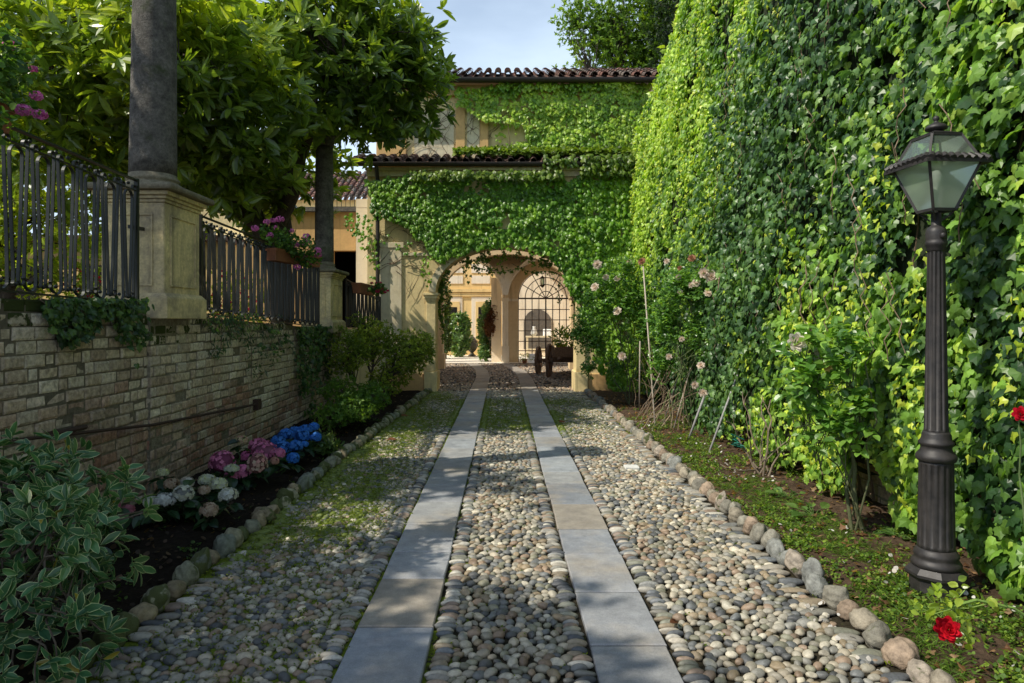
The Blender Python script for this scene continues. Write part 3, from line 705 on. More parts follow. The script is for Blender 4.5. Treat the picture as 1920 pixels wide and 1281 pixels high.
# passage: side walls, ceiling, inner arch, vault, far arches
PY1, PY2 = 22.0, 25.5
mb = MB(); mb.add(*box(-3.4, -3.1, FY + .6, PY1 + .5, -.1, 4.19)); mb.add(*box(3.6, 3.9, FY + .6, PY1 + .5, -.1, 4.19)); mb.add(*box(-3.4, 3.9, FY + .6, 18.3, 4.2, 4.4)); mb.add(*box(-3.4, 3.9, 18.3, 18.55, 4.19, 8.1)); mb.add(*box(-3.4, 3.9, PY1, PY2, 4.2, 4.3)); G(mb, 'passage_walls', M['cream'])  # roof gap and open sides of the last bay added to admit skylight
mb = MB(); arched_wall(mb, -3.1, 3.6, 4.19, PY1, PY1 + .5, [(.13, 2.07, 2.42, 1.3)]); G(mb, 'inner_arch', M['warm'])
mb = MB()
for s in (-1, 1):
    xe = .13 + s * 2.07; xa, xb = sorted((xe - s * .05, xe + s * .3)); mb.add(*box(xa, xb, PY1 - .05, PY1 + .55, 2.3, 2.42)); G(mb, 'inner_impost', M['warm']); mb = MB(); mb.add(*box(xa, xb, PY1 - .05, PY1 + .55, -.1, .5)); G(mb, 'inner_plinth', M['warm']); mb = MB()

fa = [(-1.46, 1.44, 2.42, 1.44), (1.64, 1.44, 2.42, 1.44)]
mb = MB(); arched_wall(mb, -3.1, 3.6, 4.1, PY2, PY2 + .4, fa); G(mb, 'court_arches', M['cream'])
mb = MB(); mb.add(*archivolt(-1.46, 1.44, 2.42, 1.44, .09, PY2 - .02, PY2 + .1)); mb.add(*archivolt(1.64, 1.44, 2.42, 1.44, .09, PY2 - .02, PY2 + .1)); G(mb, 'court_archivolt', M['warm'])
arch2 = [(1.64, 1.06, 2.42, 1.08)]
mb = MB(); arched_wall(mb, .2, 3.6, 4.0, PY2 + .401, PY2 + .85, arch2); G(mb, 'grille_surround', M['warm'])
mb = MB(); mb.add(*box(-.04, .22, PY2 - .03, PY2 + .3, 2.3, 2.42)); G(mb, 'pier_trim', M['cream']); mb = MB(); mb.add(*box(-.05, .23, PY2 - .05, PY2 + .2, -.1, .62)); G(mb, 'pier_trim', M['cream']); mb = MB(); mb.add(*box(.2, .58, PY2 + .38, PY2 + .5, 2.31, 2.4)); G(mb, 'pier_trim', M['cream'])
# groin vault over the last bay
def vz(X, Y):
    zx = np.maximum(np.where(np.abs(X + 1.46) < 1.44, 2.42 + np.sqrt(np.clip(1.44 ** 2 - (X + 1.46) ** 2, 0, 9)), 2.42), np.where(np.abs(X - 1.64) < 1.44, 2.42 + np.sqrt(np.clip(1.44 ** 2 - (X - 1.64) ** 2, 0, 9)), 2.42))
    yc, ya = (PY1 + .5 + PY2) / 2, (PY2 - PY1 - .5) / 2
    zy = 2.42 + 1.44 * np.sqrt(np.clip(1 - ((Y - yc) / ya) ** 2, 0, 1))
    return np.maximum(zx, zy) + .001
mb = MB(); mb.add(*grid(-3.1, 3.6, PY1 + .5, PY2, 120, 60, vz)); G(mb, 'vault', M['cream'])
# sunlit wall stub beyond the left arch
mb = MB(); mb.add(*box(-.44, -.06, PY2 + .42, PY2 + .9, -.1, 3.2)); G(mb, 'wall_stub', M['cream'])

# roofs
def tiles(mb, x0, x1, ya, za, yb, zb_, pitch=.25, rows=6, r=.085, dim=1.0):
    n = int((x1 - x0) / pitch); d = np.array([0, yb - ya, zb_ - za]); L = np.linalg.norm(d); d /= L; up = np.array([0, -d[2], d[1]])
    for i in range(n):
        xc = x0 + (i + .5) * pitch
        for rr in range(rows):
            s0 = L * rr / rows; s1 = L * (rr + 1) / rows + .06; c = random.choice([(.17, .08, .055), (.13, .075, .055), (.10, .07, .055), (.20, .11, .08), (.15, .12, .095)])
            for conv in (1, 0):
                k = 7; a = np.linspace(0, PI, k); v = []
                for (s, rad, o_) in ((s0, r * 1.08, .02), (s1, r * .9, .0)):
                    for t in a:
                        w = rad * math.cos(t); hgt = rad * math.sin(t) * (1 if conv else -.6)
                        v.append(np.array([xc + (0 if conv else pitch / 2) + w * (1 if conv else 1.0), 0, 0]) + np.array([0, ya, za]) + d * s + up * (hgt + o_ + (0.03 if conv else .02)) + rng.normal(0, .002, 3))
                        v.append(v[-1] + up * (.014)); 
                f = []
                for j in range(k - 1):
                    b0, b1 = 2 * j, 2 * (j + 1); t0, t1 = 2 * k + b0, 2 * k + b1
                    f += [(b0, b1, t1, t0), (b0 + 1, t0 + 1, t1 + 1, b1 + 1), (b0, b0 + 1, b1 + 1, b1)]
                mb.add(v, f, tuple(q_ * dim for q_ in c))
UY = 16.3
mb = MB(); mb.add(*box(-3.0, 3.9, UY, UY + .4, 5.001, 7.12)); G(mb, 'upper_wall', M['plaster'])
mb = MB(); Z = lambda py, Y: EYE + (CY - py) * Y / FPX
xx = lambda px: (px - CX) * UY / FPX
mb.add(*box(-3.0, 3.9, UY - .12, UY + .01, Z(182, UY), Z(163, UY)))
for a, b in ((-3.0, xx(762)), (xx(855), xx(872)), (xx(901), xx(916)), (xx(1000), xx(1012))): mb.add(*box(a, b, UY - .06, UY + .01, 5.05, Z(190, UY)))
G(mb, 'pilaster', M['ochre'], bevel=.008)
mb = MB(); mb.add(*box(xx(777), xx(851), UY - .02, UY + .01, 5.1, Z(208, UY))); mb.add(*box(xx(876), xx(899), UY - .02, UY + .01, 5.1, Z(208, UY))); G(mb, 'wall_panel', M['pale'])
mb = MB(); tiles(mb, -3.5, 4.2, 15.9, 7.24, 18.6, 8.34, rows=7, r=.078); v, f = box(-3.5, 4.2, 15.95, 18.6, 0, 0); v[:, 2] = np.where(v[:, 1] < 17, 7.14, 8.24); v[4:, 2] += .06; mb.add(v, f, (.08, .05, .04)); up_roof = G(mb, 'upper_roof', M['tile'])
def gutter(x0, x1, Y, z, r, name):
    k = 9; a = np.linspace(PI, 2 * PI, k); v = []
    for x in np.linspace(x0, x1, 12):
        for t in a: v.append((x, Y + r * math.cos(t), z + r * math.sin(t)))
        for t in a[::-1]: v.append((x, Y + (r - .008) * math.cos(t), z + (r - .008) * math.sin(t)))
    n = 2 * k; f = [(i * n + j, i * n + (j + 1) % n, (i + 1) * n + (j + 1) % n, (i + 1) * n + j) for i in range(11) for j in range(n)]
    mb = MB(); mb.add(v, f); mb.add(*box(x0, x1, Y - r - .01, Y - r + .006, z - .004, z + .012)); return mb
G(gutter(-3.5, 4.0, 15.85, 7.20, .075, 'g'), 'upper_gutter', M['gutter'])
mb = MB(); tiles(mb, -3.45, 3.2, 15.0, 5.04, 16.28, 5.46, rows=3, r=.062, dim=.5); v, f = box(-3.45, 3.2, 14.98, 16.29, 0, 0); v[:, 2] = np.where(v[:, 1] < 15.5, 4.98, 5.40); v[4:, 2] += .06; mb.add(v, f, (.08, .05, .04)); G(mb, 'lower_roof', M['tile'])  # tiles dimmed: mossy dark, with shadow put into the colour
G(gutter(-3.5, 3.1, 14.93, 5.03, .07, 'g'), 'lower_gutter', M['gutter'])
mb = MB(); px = -2.77; mb.add(*tube([(px, 14.93, 4.97), (px, 15.0, 4.85), (px, 15.09, 4.7), (px, 15.09, 2.1), (px, 15.09, 1.0)], .045, 10))
for z in (4.4, 3.2, 2.3): mb.add(*tube([(px, 15.09, z), (px, 15.09, z + .03)], .053, 10))
G(mb, 'downpipe', M['gutter'], smooth=False)

# arched iron grille
gy = PY2 + .62; gr = empty('iron_grille', (1.64, gy, 0), label='tall arched iron grille with a fan-shaped top in the right-hand arch of the passage', cat='grille')
def IB(mb, name): o = mb.build(name, M['rust'], gr, origin=(1.64, gy, 0)); o.location = (0, 0, 0)
mb = MB(); w = .03
for k in range(9):
    x = 1.64 + (k - 4) * .262; mb.add(*bar((x, gy, .0), (x, gy, 2.42), .05 if k == 4 else w))
for z in (.1, .42, .78, 1.18, 1.6, 2.0): mb.add(*bar((.58, gy, z), (2.70, gy, z), w * .99))
IB(mb, 'grid'); mb = MB(); mb.add(*bar((.58, gy, 2.42), (2.7, gy, 2.42), .055)); IB(mb, 'transom')
mb = MB(); 
for k in range(1, 8):
    if k == 4 or True:
        t = PI * k / 8 if False else PI * k / 6
        if k < 6: mb.add(*bar((1.64, gy, 2.42), (1.64 + 1.05 * math.cos(t), gy, 2.42 + 1.07 * math.sin(t)), w))
for r in (.27, .53, .79, 1.04):
    mb.add(*sweep([(1.64 + r * math.cos(t), gy, 2.42 + r * 1.01 * math.sin(t)) for t in np.linspace(0, PI, 30)], np.array([0, 1., 0]), w, w))
IB(mb, 'fanlight')
# room behind the grille
mb = MB(); mb.add(*box(-.04, 6, 30.5, 30.8, -.1, 5)); 
rb = empty('loggia', (2, 30, 0), label='pale loggia wall with a dark arched niche behind the iron grille', cat='loggia')
mb.build('back_wall', M['cream'], rb, origin=(2, 30, 0)).location = (0, 0, 0)
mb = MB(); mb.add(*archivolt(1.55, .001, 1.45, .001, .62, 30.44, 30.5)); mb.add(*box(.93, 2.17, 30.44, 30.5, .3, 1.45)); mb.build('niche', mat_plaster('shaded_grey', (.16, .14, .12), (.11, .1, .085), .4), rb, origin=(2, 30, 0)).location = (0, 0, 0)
mb = MB(); mb.add(*box(3.9, 4.2, 26.8, 30.5, -.1, 5)); mb.add(*box(1.2, 4.2, 26.8, 30.5, 4.6, 4.8)); mb.build('side_wall', M['cream'], rb, origin=(2, 30, 0)).location = (0, 0, 0)

# courtyard facade
cf = empty('courtyard_house', (-2, 31, 0), label='sunlit yellow courtyard house seen through the left arch', cat='house')
CYF = 31.0; mb = MB(); mb.add(*box(-9, .3, CYF, CYF + .5, -.1, 6.5))
def CB(mb, name, mat, **k): o = mb.build(name, mat, cf, origin=(-2, 31, 0), **k); o.location = (0, 0, 0); return o
CB(mb, 'wall', M['court'])
sx = lambda p: (p - CX) * CYF / FPX
sz = lambda p: EYE + (CY - p) * CYF / FPX
mb = MB(); mb.add(*box(-9, .3, CYF - .12, CYF + .02, sz(548), sz(542))); mb.add(*box(-9, .3, CYF - .07, CYF + .02, sz(556), sz(549))); mb.add(*box(-9, .3, CYF - .06, CYF + .02, -.1, .5)); CB(mb, 'string_course', M['court'])
for i, (a, b, c, d) in enumerate(((842, 868, 532, 517), (884, 919, 532, 517), (842, 868, 512, 492), (884, 919, 512, 495), (845, 867, 640, 557), (884, 922, 640, 557), (800, 828, 640, 557), (800, 828, 532, 517))):
    mb = MB(); mb.add(*box(sx(a), sx(b), CYF - .035, CYF + .02, sz(c), sz(d))); CB(mb, 'wall_panel', M['cream'])
for a, b in ((832, 857), (897, 914), (795, 812)):
    mb = MB(); mb.add(*box(sx(a) - .12, sx(b) + .12, CYF - .07, CYF - .036, sz(640), sz(566))); o = CB(mb, 'window', M['court'])
    mb = MB(); mb.add(*box(sx(a), sx(b), CYF - .08, CYF - .071, sz(636), sz(576))); q = mb.build('pane', M['dark'], o, origin=(-2, 31, 0)); q.location = (0, 0, 0)

# outbuilding to the left with a dark doorway, and roofs beyond
ob = empty('outbuilding', (-4, 17, 1.4), label='ochre outbuilding with a dark doorway, left of the ivy facade', cat='outbuilding'); OO = (-4, 17, 1.4)
def OB(mb, name, mat): o = mb.build(name, mat, ob, origin=OO); o.location = (0, 0, 0)
oy = 16.4; ox = lambda p: (p - CX) * oy / FPX; oz = lambda p: EYE + (CY - p) * oy / FPX
mb = MB(); mb.add(*box(ox(672), -3.02, oy, oy + 3, 1.2, oz(398))); mb.add(*box(-6.2, ox(622), oy, oy + .3, 1.2, oz(398))); mb.add(*box(ox(622), ox(672), oy, oy + .3, oz(470), oz(398))); OB(mb, 'wall', M['ochre'])
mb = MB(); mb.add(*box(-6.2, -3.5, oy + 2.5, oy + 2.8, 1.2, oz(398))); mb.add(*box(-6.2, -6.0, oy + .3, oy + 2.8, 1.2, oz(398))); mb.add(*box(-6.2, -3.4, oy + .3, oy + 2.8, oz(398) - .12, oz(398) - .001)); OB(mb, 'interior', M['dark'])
mb = MB(); mb.add(*box(-6.4, -3.03, oy - .15, oy + .1, oz(398) + .001, oz(390))); OB(mb, 'eaves', M['granite'])
# railing with scrolls on the outbuilding terrace
rl = empty('terrace_railing', (-3.8, oy, oz(390)), label='thin scrolled iron railing on top of the ochre outbuilding', cat='railing'); mb = MB()
for k in range(12):
    x = -4.3 + k * .105; z0_, z1_ = oz(390), oz(348) if k > 5 else oz(366)
    mb.add(*bar((x, oy, z0_), (x, oy, z1_), .012))
for a, b, z in ((-4.3, -3.05, oz(388)), (-4.3, -3.05, oz(366)), (-3.7, -3.05, oz(350))): mb.add(*bar((a, oy, z), (b, oy, z), .014))
for cx_, cz_ in ((-3.55, oz(344)), (-3.35, oz(344)), (-3.45, oz(334)), (-3.3, oz(356)), (-3.2, oz(338))):
    mb.add(*sweep([(cx_ + .08 * math.cos(t), oy, cz_ + .08 * math.sin(t)) for t in np.linspace(0, 2 * PI, 14)], np.array([0, 1., 0]), .01, .01))
mb.build('bars', M['iron'], rl, origin=(-3.8, oy, oz(390))).location = (0, 0, 0)
# distant tiled roof house
dh = empty('neighbour_house', (-10, 39, 0), label='distant house with a brown tiled roof, behind the far column', cat='house')
mb = MB(); mb.add(*box(-20, -7.6, 38, 44, -.1, 8.3)); mb.build('wall', M['plaster'], dh, origin=(-10, 39, 0)).location = (0, 0, 0)
mb = MB(); tiles(mb, -20.2, -7.2, 37.5, 8.2, 42, 10.6, pitch=.34, rows=9, r=.12); mb.build('roof', M['tile'], dh, origin=(-10, 39, 0)).location = (0, 0, 0)
mb = MB()
for k in range(3): mb = MB(); mb.add(*box(-17.2 + k * 3, -16.2 + k * 3, 37.97, 38.01, 5.0, 6.8)); mb.build('window', M['dark'], dh, origin=(-10, 39, 0)).location = (0, 0, 0)
# a garden house low behind the fences (glimpsed between the bars)
gh = empty('garden_house', (-12, 21, 1.4), label='low yellow garden building glimpsed through the iron fence bars', cat='house')
mb = MB(); mb.add(*box(-26, -8.2, 20, 24, -.1, 3.9)); mb.build('wall', M['court'], gh, origin=(-12, 21, 1.4)).location = (0, 0, 0)
for k in range(8): mb = MB(); mb.add(*box(-25 + k * 2.1, -24.1 + k * 2.1, 19.95, 20.01, 1.5, 3.2)); mb.build('window', M['dark'], gh, origin=(-12, 21, 1.4)).location = (0, 0, 0)
mb = MB(); mb.add(*box(-26.3, -8, 19.7, 24.2, 3.9, 4.05), (.14, .08, .06)); mb.build('roof', M['tile'], gh, origin=(-12, 21, 1.4)).location = (0, 0, 0)
# ================================================================== VEGETATION
def leafcols(k, dark, mid, lite, t):
    """t 0..1 picks dark -> mid -> lite"""
    t = np.clip(t, 0, 1); a = mixcol(dark, mid, np.clip(t * 2, 0, 1)); b = mixcol(mid, lite, np.clip(t * 2 - 1, 0, 1))
    c = np.where((t < .5)[:, None], a, b); return c * rng.uniform(.75, 1.25, (k, 1))
# ---- ivy over the right wall
def ztop(y): return np.interp(y, [0, 9, 11, 12.3, 13.4, 14.8, 15.4], [8.2, 7.7, 6.85, 6.3, 6.15, 5.75, 5.5])
def zbot(y): return .05 + .75 * np.clip(fbm(y * 1.3, y * .2 + 3, 44) - .42, 0, 1) + .6 * np.exp(-((y - 5.4) / .28) ** 2) + .32 * np.exp(-((y - 4.45) / .22) ** 2) + .9 * np.exp(-((y - 11.9) / .35) ** 2) * .9 + .18
def bulge(y, z): return .10 + .42 * np.clip(fbm(y * .55, z * .55, 41) - .15, 0, 1) + .10 * vnoise(y * 2.2, z * 2.2, 42) - .10 * np.clip((z - ztop(y) + 1.2) / 1.2, 0, 1) * (y > 9)
ivy = empty('climbing_ivy', (RX, 9, 0), label='dense climbing ivy blanketing the whole tall right-hand wall', cat='ivy'); IO = (RX, 9, 0)
Y, Zg = np.meshgrid(np.linspace(2.6, 15.3, 160), np.linspace(0, 1, 90)); zb_ = zbot(Y); Zz = zb_ + (ztop(Y) - .12 - zb_) * Zg
X = RX - bulge(Y, Zz) + .07; X = np.where(Zg < .02, RX, X); X = np.where(Zg > .985, RX + .3, X)
v = np.stack([X, Y, Zz], -1).reshape(-1, 3); nx, ny = 160, 90; i = np.arange(ny - 1)[:, None] * nx; j = np.arange(nx - 1)[None]
f = np.stack([i + j, i + nx + j, i + nx + j + 1, i + j + 1], -1).reshape(-1, 4)
mb = MB(); mb.add(v, f, (.018, .026, .010, 0)); mb.build('stem_mat', M['bark'], ivy, origin=IO).location = (0, 0, 0)
def band(y, z):      # dark small-leaved ivy running diagonally, tree shade also painted into its tones
    px = CX + 2.95 * FPX / y; py = CY - (z - EYE) * FPX / y
    d = np.abs((px - 1530) + (py - 60) * .30 + 90 * (fbm(y * 2, z * 2, 57) - .5)) / 105
    return np.clip(1.3 - d + .9 * (fbm(y * 1.2, z * 1.2, 51) - .5), 0, 1) * np.clip((900 - py) / 150, 0, 1)
def wallleaves(mb, k, size, tm, front, sel, colf, ymin=3.0, wild=.54, ymax=15.25):
    u = rng.random(k); y = ymin + (ymax - ymin) * u; zb = zbot(y); z = zb - .12 + (ztop(y) - zb + .12) * rng.random(k)
    s = sel(y, z) > rng.random(k); y, z = y[s], z[s]; k = len(y)
    # leaves hang in short overlapping fans around shared shoots
    x = RX - bulge(y, z) - front * rng.random(k) + .03
    pos = np.stack([x, y, z], 1)
    n = np.array([-1, -.12, .5]) + rnd3(k) * wild; d = np.array([-.28, 0, -1]) + rnd3(k) * np.array([.35, .7, .4])
    inst(mb, tm, pos, d, n, size * rng.uniform(.65, 1.3, k), colf(k, y, z))
mb = MB()
hole = lambda y, z: np.clip((fbm(y * 1.9, z * 1.9, 61) - .30) * 8, .08, 1)
def cmain(k, y, z):
    t = .20 + 1.2 * (fbm(y * .8, z * .8, 52) - .3) + .5 * (vnoise(y * 5, z * 5, 58) - .5) + rng.normal(0, .24, k) - .35 * band(y, z) - .22 * np.clip((6.5 - y) / 2.5, 0, 1) + .30 * np.clip((y - 6.5) / 5, 0, 1) * np.clip((z - 2) / 2, 0, 1); return leafcols(k, (.035, .09, .025), (.20, .37, .05), (.50, .66, .10), t)  # leaves at the far upper end lightened: sunlight painted into the colour
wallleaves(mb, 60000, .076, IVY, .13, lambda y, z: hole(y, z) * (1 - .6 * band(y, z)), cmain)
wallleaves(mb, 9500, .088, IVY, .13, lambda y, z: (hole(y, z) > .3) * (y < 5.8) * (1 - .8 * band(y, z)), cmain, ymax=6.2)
# bright young shoots, small leaves
wallleaves(mb, 36000, .050, IVY_S, .17, lambda y, z: np.clip((fbm(y * 2.6, z * .8, 71) - .44) * 7, 0, 1) * (1 - band(y, z)), lambda k, y, z: leafcols(k, (.28, .42, .03), (.46, .58, .05), (.62, .68, .09), rng.random(k)), wild=.6)
# dark band of small leaves, thicker, some shade included in the colour
def cband(k, y, z): return leafcols(k, (.028, .07, .03), (.09, .19, .055), (.24, .38, .10), .3 + .6 * (vnoise(y * 4, z * 4, 54) - .3) + rng.normal(0, .15, k))
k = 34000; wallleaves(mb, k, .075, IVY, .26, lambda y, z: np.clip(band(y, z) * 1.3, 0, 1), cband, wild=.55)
# ragged fringe on top, and tips hanging over
k = 3500; y = rng.uniform(3, 15.6, k); z = ztop(y) + rng.normal(0, .14, k) * (.6 + 1.2 * vnoise(y * 1.4, y * 0, 77)); x = RX - .0 - bulge(y, ztop(y)) * rng.random(k)
inst(mb, IVY, np.stack([x, y, z], 1), np.array([-.5, 0, .1]) + rnd3(k) * .6, np.array([-.6, 0, .8]) + rnd3(k) * .4, .12 * rng.uniform(.6, 1.2, k), leafcols(k, (.2, .34, .03), (.34, .48, .04), (.5, .6, .06), rng.random(k)))
mb.build('leaves', M['ivy'], ivy, origin=IO).location = (0, 0, 0)
# vine stems and bare runners
mb = MB()
for q in range(70):
    y0 = random.uniform(3.4, 14.5); z = .05; pts = []; yy = y0; L = random.uniform(.8, 3.2)
    while z < L:
        pts.append((RX - .03 - max(0, float(bulge(yy, z)) - .1) * min(1, z), yy, z)); z += .14; yy += random.uniform(-.06, .06)
    if len(pts) > 3: mb.add(*tube(pts, np.linspace(.014, .005, len(pts)), 5), (.12, .08, .05))
for q in range(46):
    y0 = random.uniform(3.4, 9.5); z0_ = random.uniform(1, 4.5); pts = []; yy, zz = y0, z0_
    for s in range(9): pts.append((RX - float(bulge(yy, zz)) - .13 - .02 * (s % 3), yy, zz)); yy += random.uniform(-.05, .05); zz += .07
    mb.add(*tube(pts, .004, 4), (.2, .14, .09))
mb.build('stems', M['twig'], ivy, origin=IO).location = (0, 0, 0)

# ---- ivy on the gatehouse
fiv = empty('facade_creeper', (0, FY, 0), label='bright green creeper covering the gatehouse front above and beside the arch', cat='creeper')
def polyleaves(mb, poly, Yp, dens, size, colf, holes=(.30, 6), off=.10, wild=.38, n0=(0, -1, .45), seed=0):
    P = np.array(poly, float); a = P.min(0); b = P.max(0); sc_ = Yp / FPX; area = (b - a).prod() * sc_ ** 2; k = int(area * dens)
    px = rng.uniform(a[0], b[0], k); py = rng.uniform(a[1], b[1], k)
    jx = px + 22 * (fbm(px * .03, py * .03, 90 + seed) - .5); jy = py + 30 * (fbm(px * .03, py * .03, 91 + seed) - .5)
    s = inpoly(jx, jy, poly); px, py = px[s], py[s]
    s = np.clip((fbm(px * .035, py * .035, 92 + seed) - holes[0]) * holes[1], .05, 1) > rng.random(len(px)); px, py = px[s], py[s]; k = len(px)
    rel = .05 + off * fbm(px * .02, py * .03, 93)
    pos = np.stack([(px - CX) * sc_, Yp - rel - .07 * rng.random(k), EYE + (CY - py) * sc_], 1)
    inst(mb, IVY, pos, np.array([0, -.35, -1]) + rnd3(k) * np.array([.5, .2, .25]), np.array(n0) + rnd3(k) * wild, size * rng.uniform(.65, 1.25, k), colf(k, px, py))
mb = MB(); cf1 = lambda k, x, y: leafcols(k, (.06, .17, .012), (.15, .32, .022), (.32, .50, .04), .35 + .9 * (fbm(x * .03, y * .03, 95) - .4) + rng.normal(0, .15, k) + np.clip((x - 1080) / 250, 0, .3))  # paler toward the right: the lit side is put into the leaf colour
low = [(688, 340), (760, 334), (1100, 336), (1140, 326), (1215, 318), (1225, 600), (1190, 760), (1120, 700), (1092, 600), (1072, 552), (1052, 505), (1020, 476), (980, 466), (940, 465), (895, 468), (860, 478), (832, 495), (815, 492), (795, 455), (760, 425), (720, 408), (698, 388)]
polyleaves(mb, low, FY - .03, 900, .088, cf1, (.26, 7), .12, wild=.26)
polyleaves(mb, [(800, 366), (1210, 340), (1215, 600), (1080, 560), (1040, 490), (1000, 468), (880, 468), (820, 480)], FY - .06, 160, .10, cf1, (.2, 5), .2, seed=7)
polyleaves(mb, [(640, 400), (700, 395), (712, 440), (700, 560), (690, 480), (650, 430)], FY - .03, 200, .08, cf1, (.3, 5), .05, seed=3)
polyleaves(mb, [(700, 430), (800, 450), (815, 500), (806, 545), (795, 520), (765, 475), (715, 460)], FY - .03, 130, .07, cf1, (.4, 5), .03, seed=4)
mb.build('lower_leaves', M['ivy'], fiv, origin=GO).location = (0, 0, 0)
mb = MB(); cf2 = lambda k, x, y: leafcols(k, (.09, .21, .015), (.24, .40, .03), (.48, .60, .06), .45 + .9 * (fbm(x * .03, y * .04, 96) - .4) + rng.normal(0, .18, k))
up = [(852, 172), (935, 160), (1220, 160), (1225, 312), (925, 308), (955, 280), (985, 262), (985, 240), (925, 232), (888, 214), (858, 200)]
polyleaves(mb, up, UY - .03, 620, .10, cf2, (.2, 8), .25)
polyleaves(mb, [(900, 215), (990, 230), (995, 262), (950, 305), (900, 303), (930, 270)], UY - .03, 120, .09, cf2, (.35, 6), .03, seed=2)
polyleaves(mb, [(930, 152), (1190, 152), (1190, 172), (925, 172)], UY - .2, 330, .10, cf2, (.2, 6), .1, seed=5)
# on the lower roof and spilling over the gutter
k = 5200; x = rng.uniform(-1.1, 3.1, k); s = np.where(x < 2.0, .22, 0) + rng.random(k) * .78; keep = fbm(x * 1.2, s * 2, 97) > .30 + .25 * (s < .25); x, s = x[keep], s[keep]; k = len(x)
inst(mb, IVY, np.stack([x, 14.98 + 1.3 * s, 5.22 + .42 * s + .08 * rng.random(k)], 1), np.array([0, -1, -.2]) + rnd3(k) * .6, np.array([0, -.5, 1]) + rnd3(k) * .4, .10 * rng.uniform(.6, 1.2, k), leafcols(k, (.08, .15, .015), (.15, .23, .025), (.24, .32, .04), rng.random(k)))
for (a, b, z0_, z1_, n) in ((1.7, 2.9, 4.75, 5.2, 420), (.9, 1.6, 4.95, 5.2, 90), (-2.0, 1.3, 4.68, 4.86, 420)):
    k = n; inst(mb, IVY, np.stack([rng.uniform(a, b, k), rng.uniform(14.78, 15.0, k), rng.uniform(z0_, z1_, k)], 1), np.array([0, -.5, -1]) + rnd3(k) * .4, np.array([0, -1, .5]) + rnd3(k) * .4, .11 * rng.uniform(.7, 1.2, k), leafcols(k, (.08, .15, .015), (.13, .21, .02), (.2, .28, .03), rng.random(k)))
mb.build('upper_leaves', M['ivy'], fiv, origin=GO).location = (0, 0, 0)
mb = MB()      # bare vine stems on the plaster
def vine(x0, z0_, Yp, ang, L, r=.006, wob=.35, out=.02):
    pts = []; x, z = x0, z0_; a = ang
    for s in range(max(5, int(L / .09))): pts.append((x, Yp - out, z)); a += random.uniform(-wob, wob); x += .09 * math.cos(a); z += .09 * math.sin(a); a = a * .9 + ang * .1
    mb.add(*tube(pts, np.linspace(r, r * .35, len(pts)), 4), (.13, .085, .05)); return pts
for q in range(60): vine(xx(random.uniform(740, 930)), Z(random.uniform(225, 303), UY), UY, random.choice([2.4, .9, .7, 2.1]), random.uniform(.4, 1.2), .005, out=.035)
for q in range(36): vine((random.uniform(700, 812) - CX) * FY / FPX, Z(random.uniform(430, 520), FY), FY, random.choice([-.3, .6, 2.8, -2.0]), random.uniform(.4, 1.0), .006, out=.055)
for q in range(10): vine((random.uniform(730, 800) - CX) * FY / FPX, Z(random.uniform(540, 640), FY), FY, 1.2, random.uniform(.2, .6), .004)
for px_ in (955, 1062): vine(xx(px_), Z(300, UY), UY, PI / 2, 1.4, .012, .15, .25)
mb.build('stems', M['twig'], fiv, origin=GO).location = (0, 0, 0)
# tendrils hanging and looping under the arch
mb = MB(); st = MB()
def strand(pts, dens, size=.07, col=((.04, .09, .012), (.09, .17, .02), (.17, .26, .03))):
    pts = np.array(pts, float); L = np.linalg.norm(np.diff(pts, axis=0), axis=1).sum(); k = max(3, int(L * dens)); t = rng.random(k) * (len(pts) - 1); i = t.astype(int); fr = (t - i)[:, None]
    pos = pts[i] * (1 - fr) + pts[np.minimum(i + 1, len(pts) - 1)] * fr + rng.normal(0, .035, (k, 3)); st.add(*tube(pts, .005, 4), (.1, .1, .04))
    inst(mb, IVY_S, pos, np.array([0, 0, -1]) + rnd3(k) * .6, np.array([0, -1, .3]) + rnd3(k) * .6, size * rng.uniform(.6, 1.3, k), leafcols(k, *col, rng.random(k)))
for q in range(20):
    t = random.uniform(.25, 2.9); x0 = AX + AA * math.cos(t); z0_ = AS + AR * math.sin(t); L = random.choice([.15, .25, .3, .5]) if t > .9 else random.uniform(.3, 1.0)
    strand([(x0 + .03 * math.sin(s * 2), FY + .15 + random.uniform(-.1, .3), z0_ - L * s / 4) for s in range(5)], 20)
for a, b, sag in (((-1.1, 3.05), (.55, 2.85), .22), ((.2, 2.9), (1.4, 2.75), .15), ((-.9, 3.0), (-.1, 2.75), .1), ((-1.3, 2.85), (.3, 3.1), -.02), ((.4, 3.05), (1.5, 2.9), .02)):
    strand([(a[0] + (b[0] - a[0]) * s / 8, FY + .5, a[1] + (b[1] - a[1]) * s / 8 - sag * 4 * (s / 8) * (1 - s / 8)) for s in range(9)], 30)
for q in range(5): strand([(-1.43 + .05 * math.sin(s + q), FY + .55 + .02 * q, 2.75 - s * .33) for s in range(2 + q * 1)], 60, .08)
mb.build('hanging_leaves', M['ivy'], fiv, origin=GO).location = (0, 0, 0); st.build('tendrils', M['twig'], fiv, origin=GO).location = (0, 0, 0)

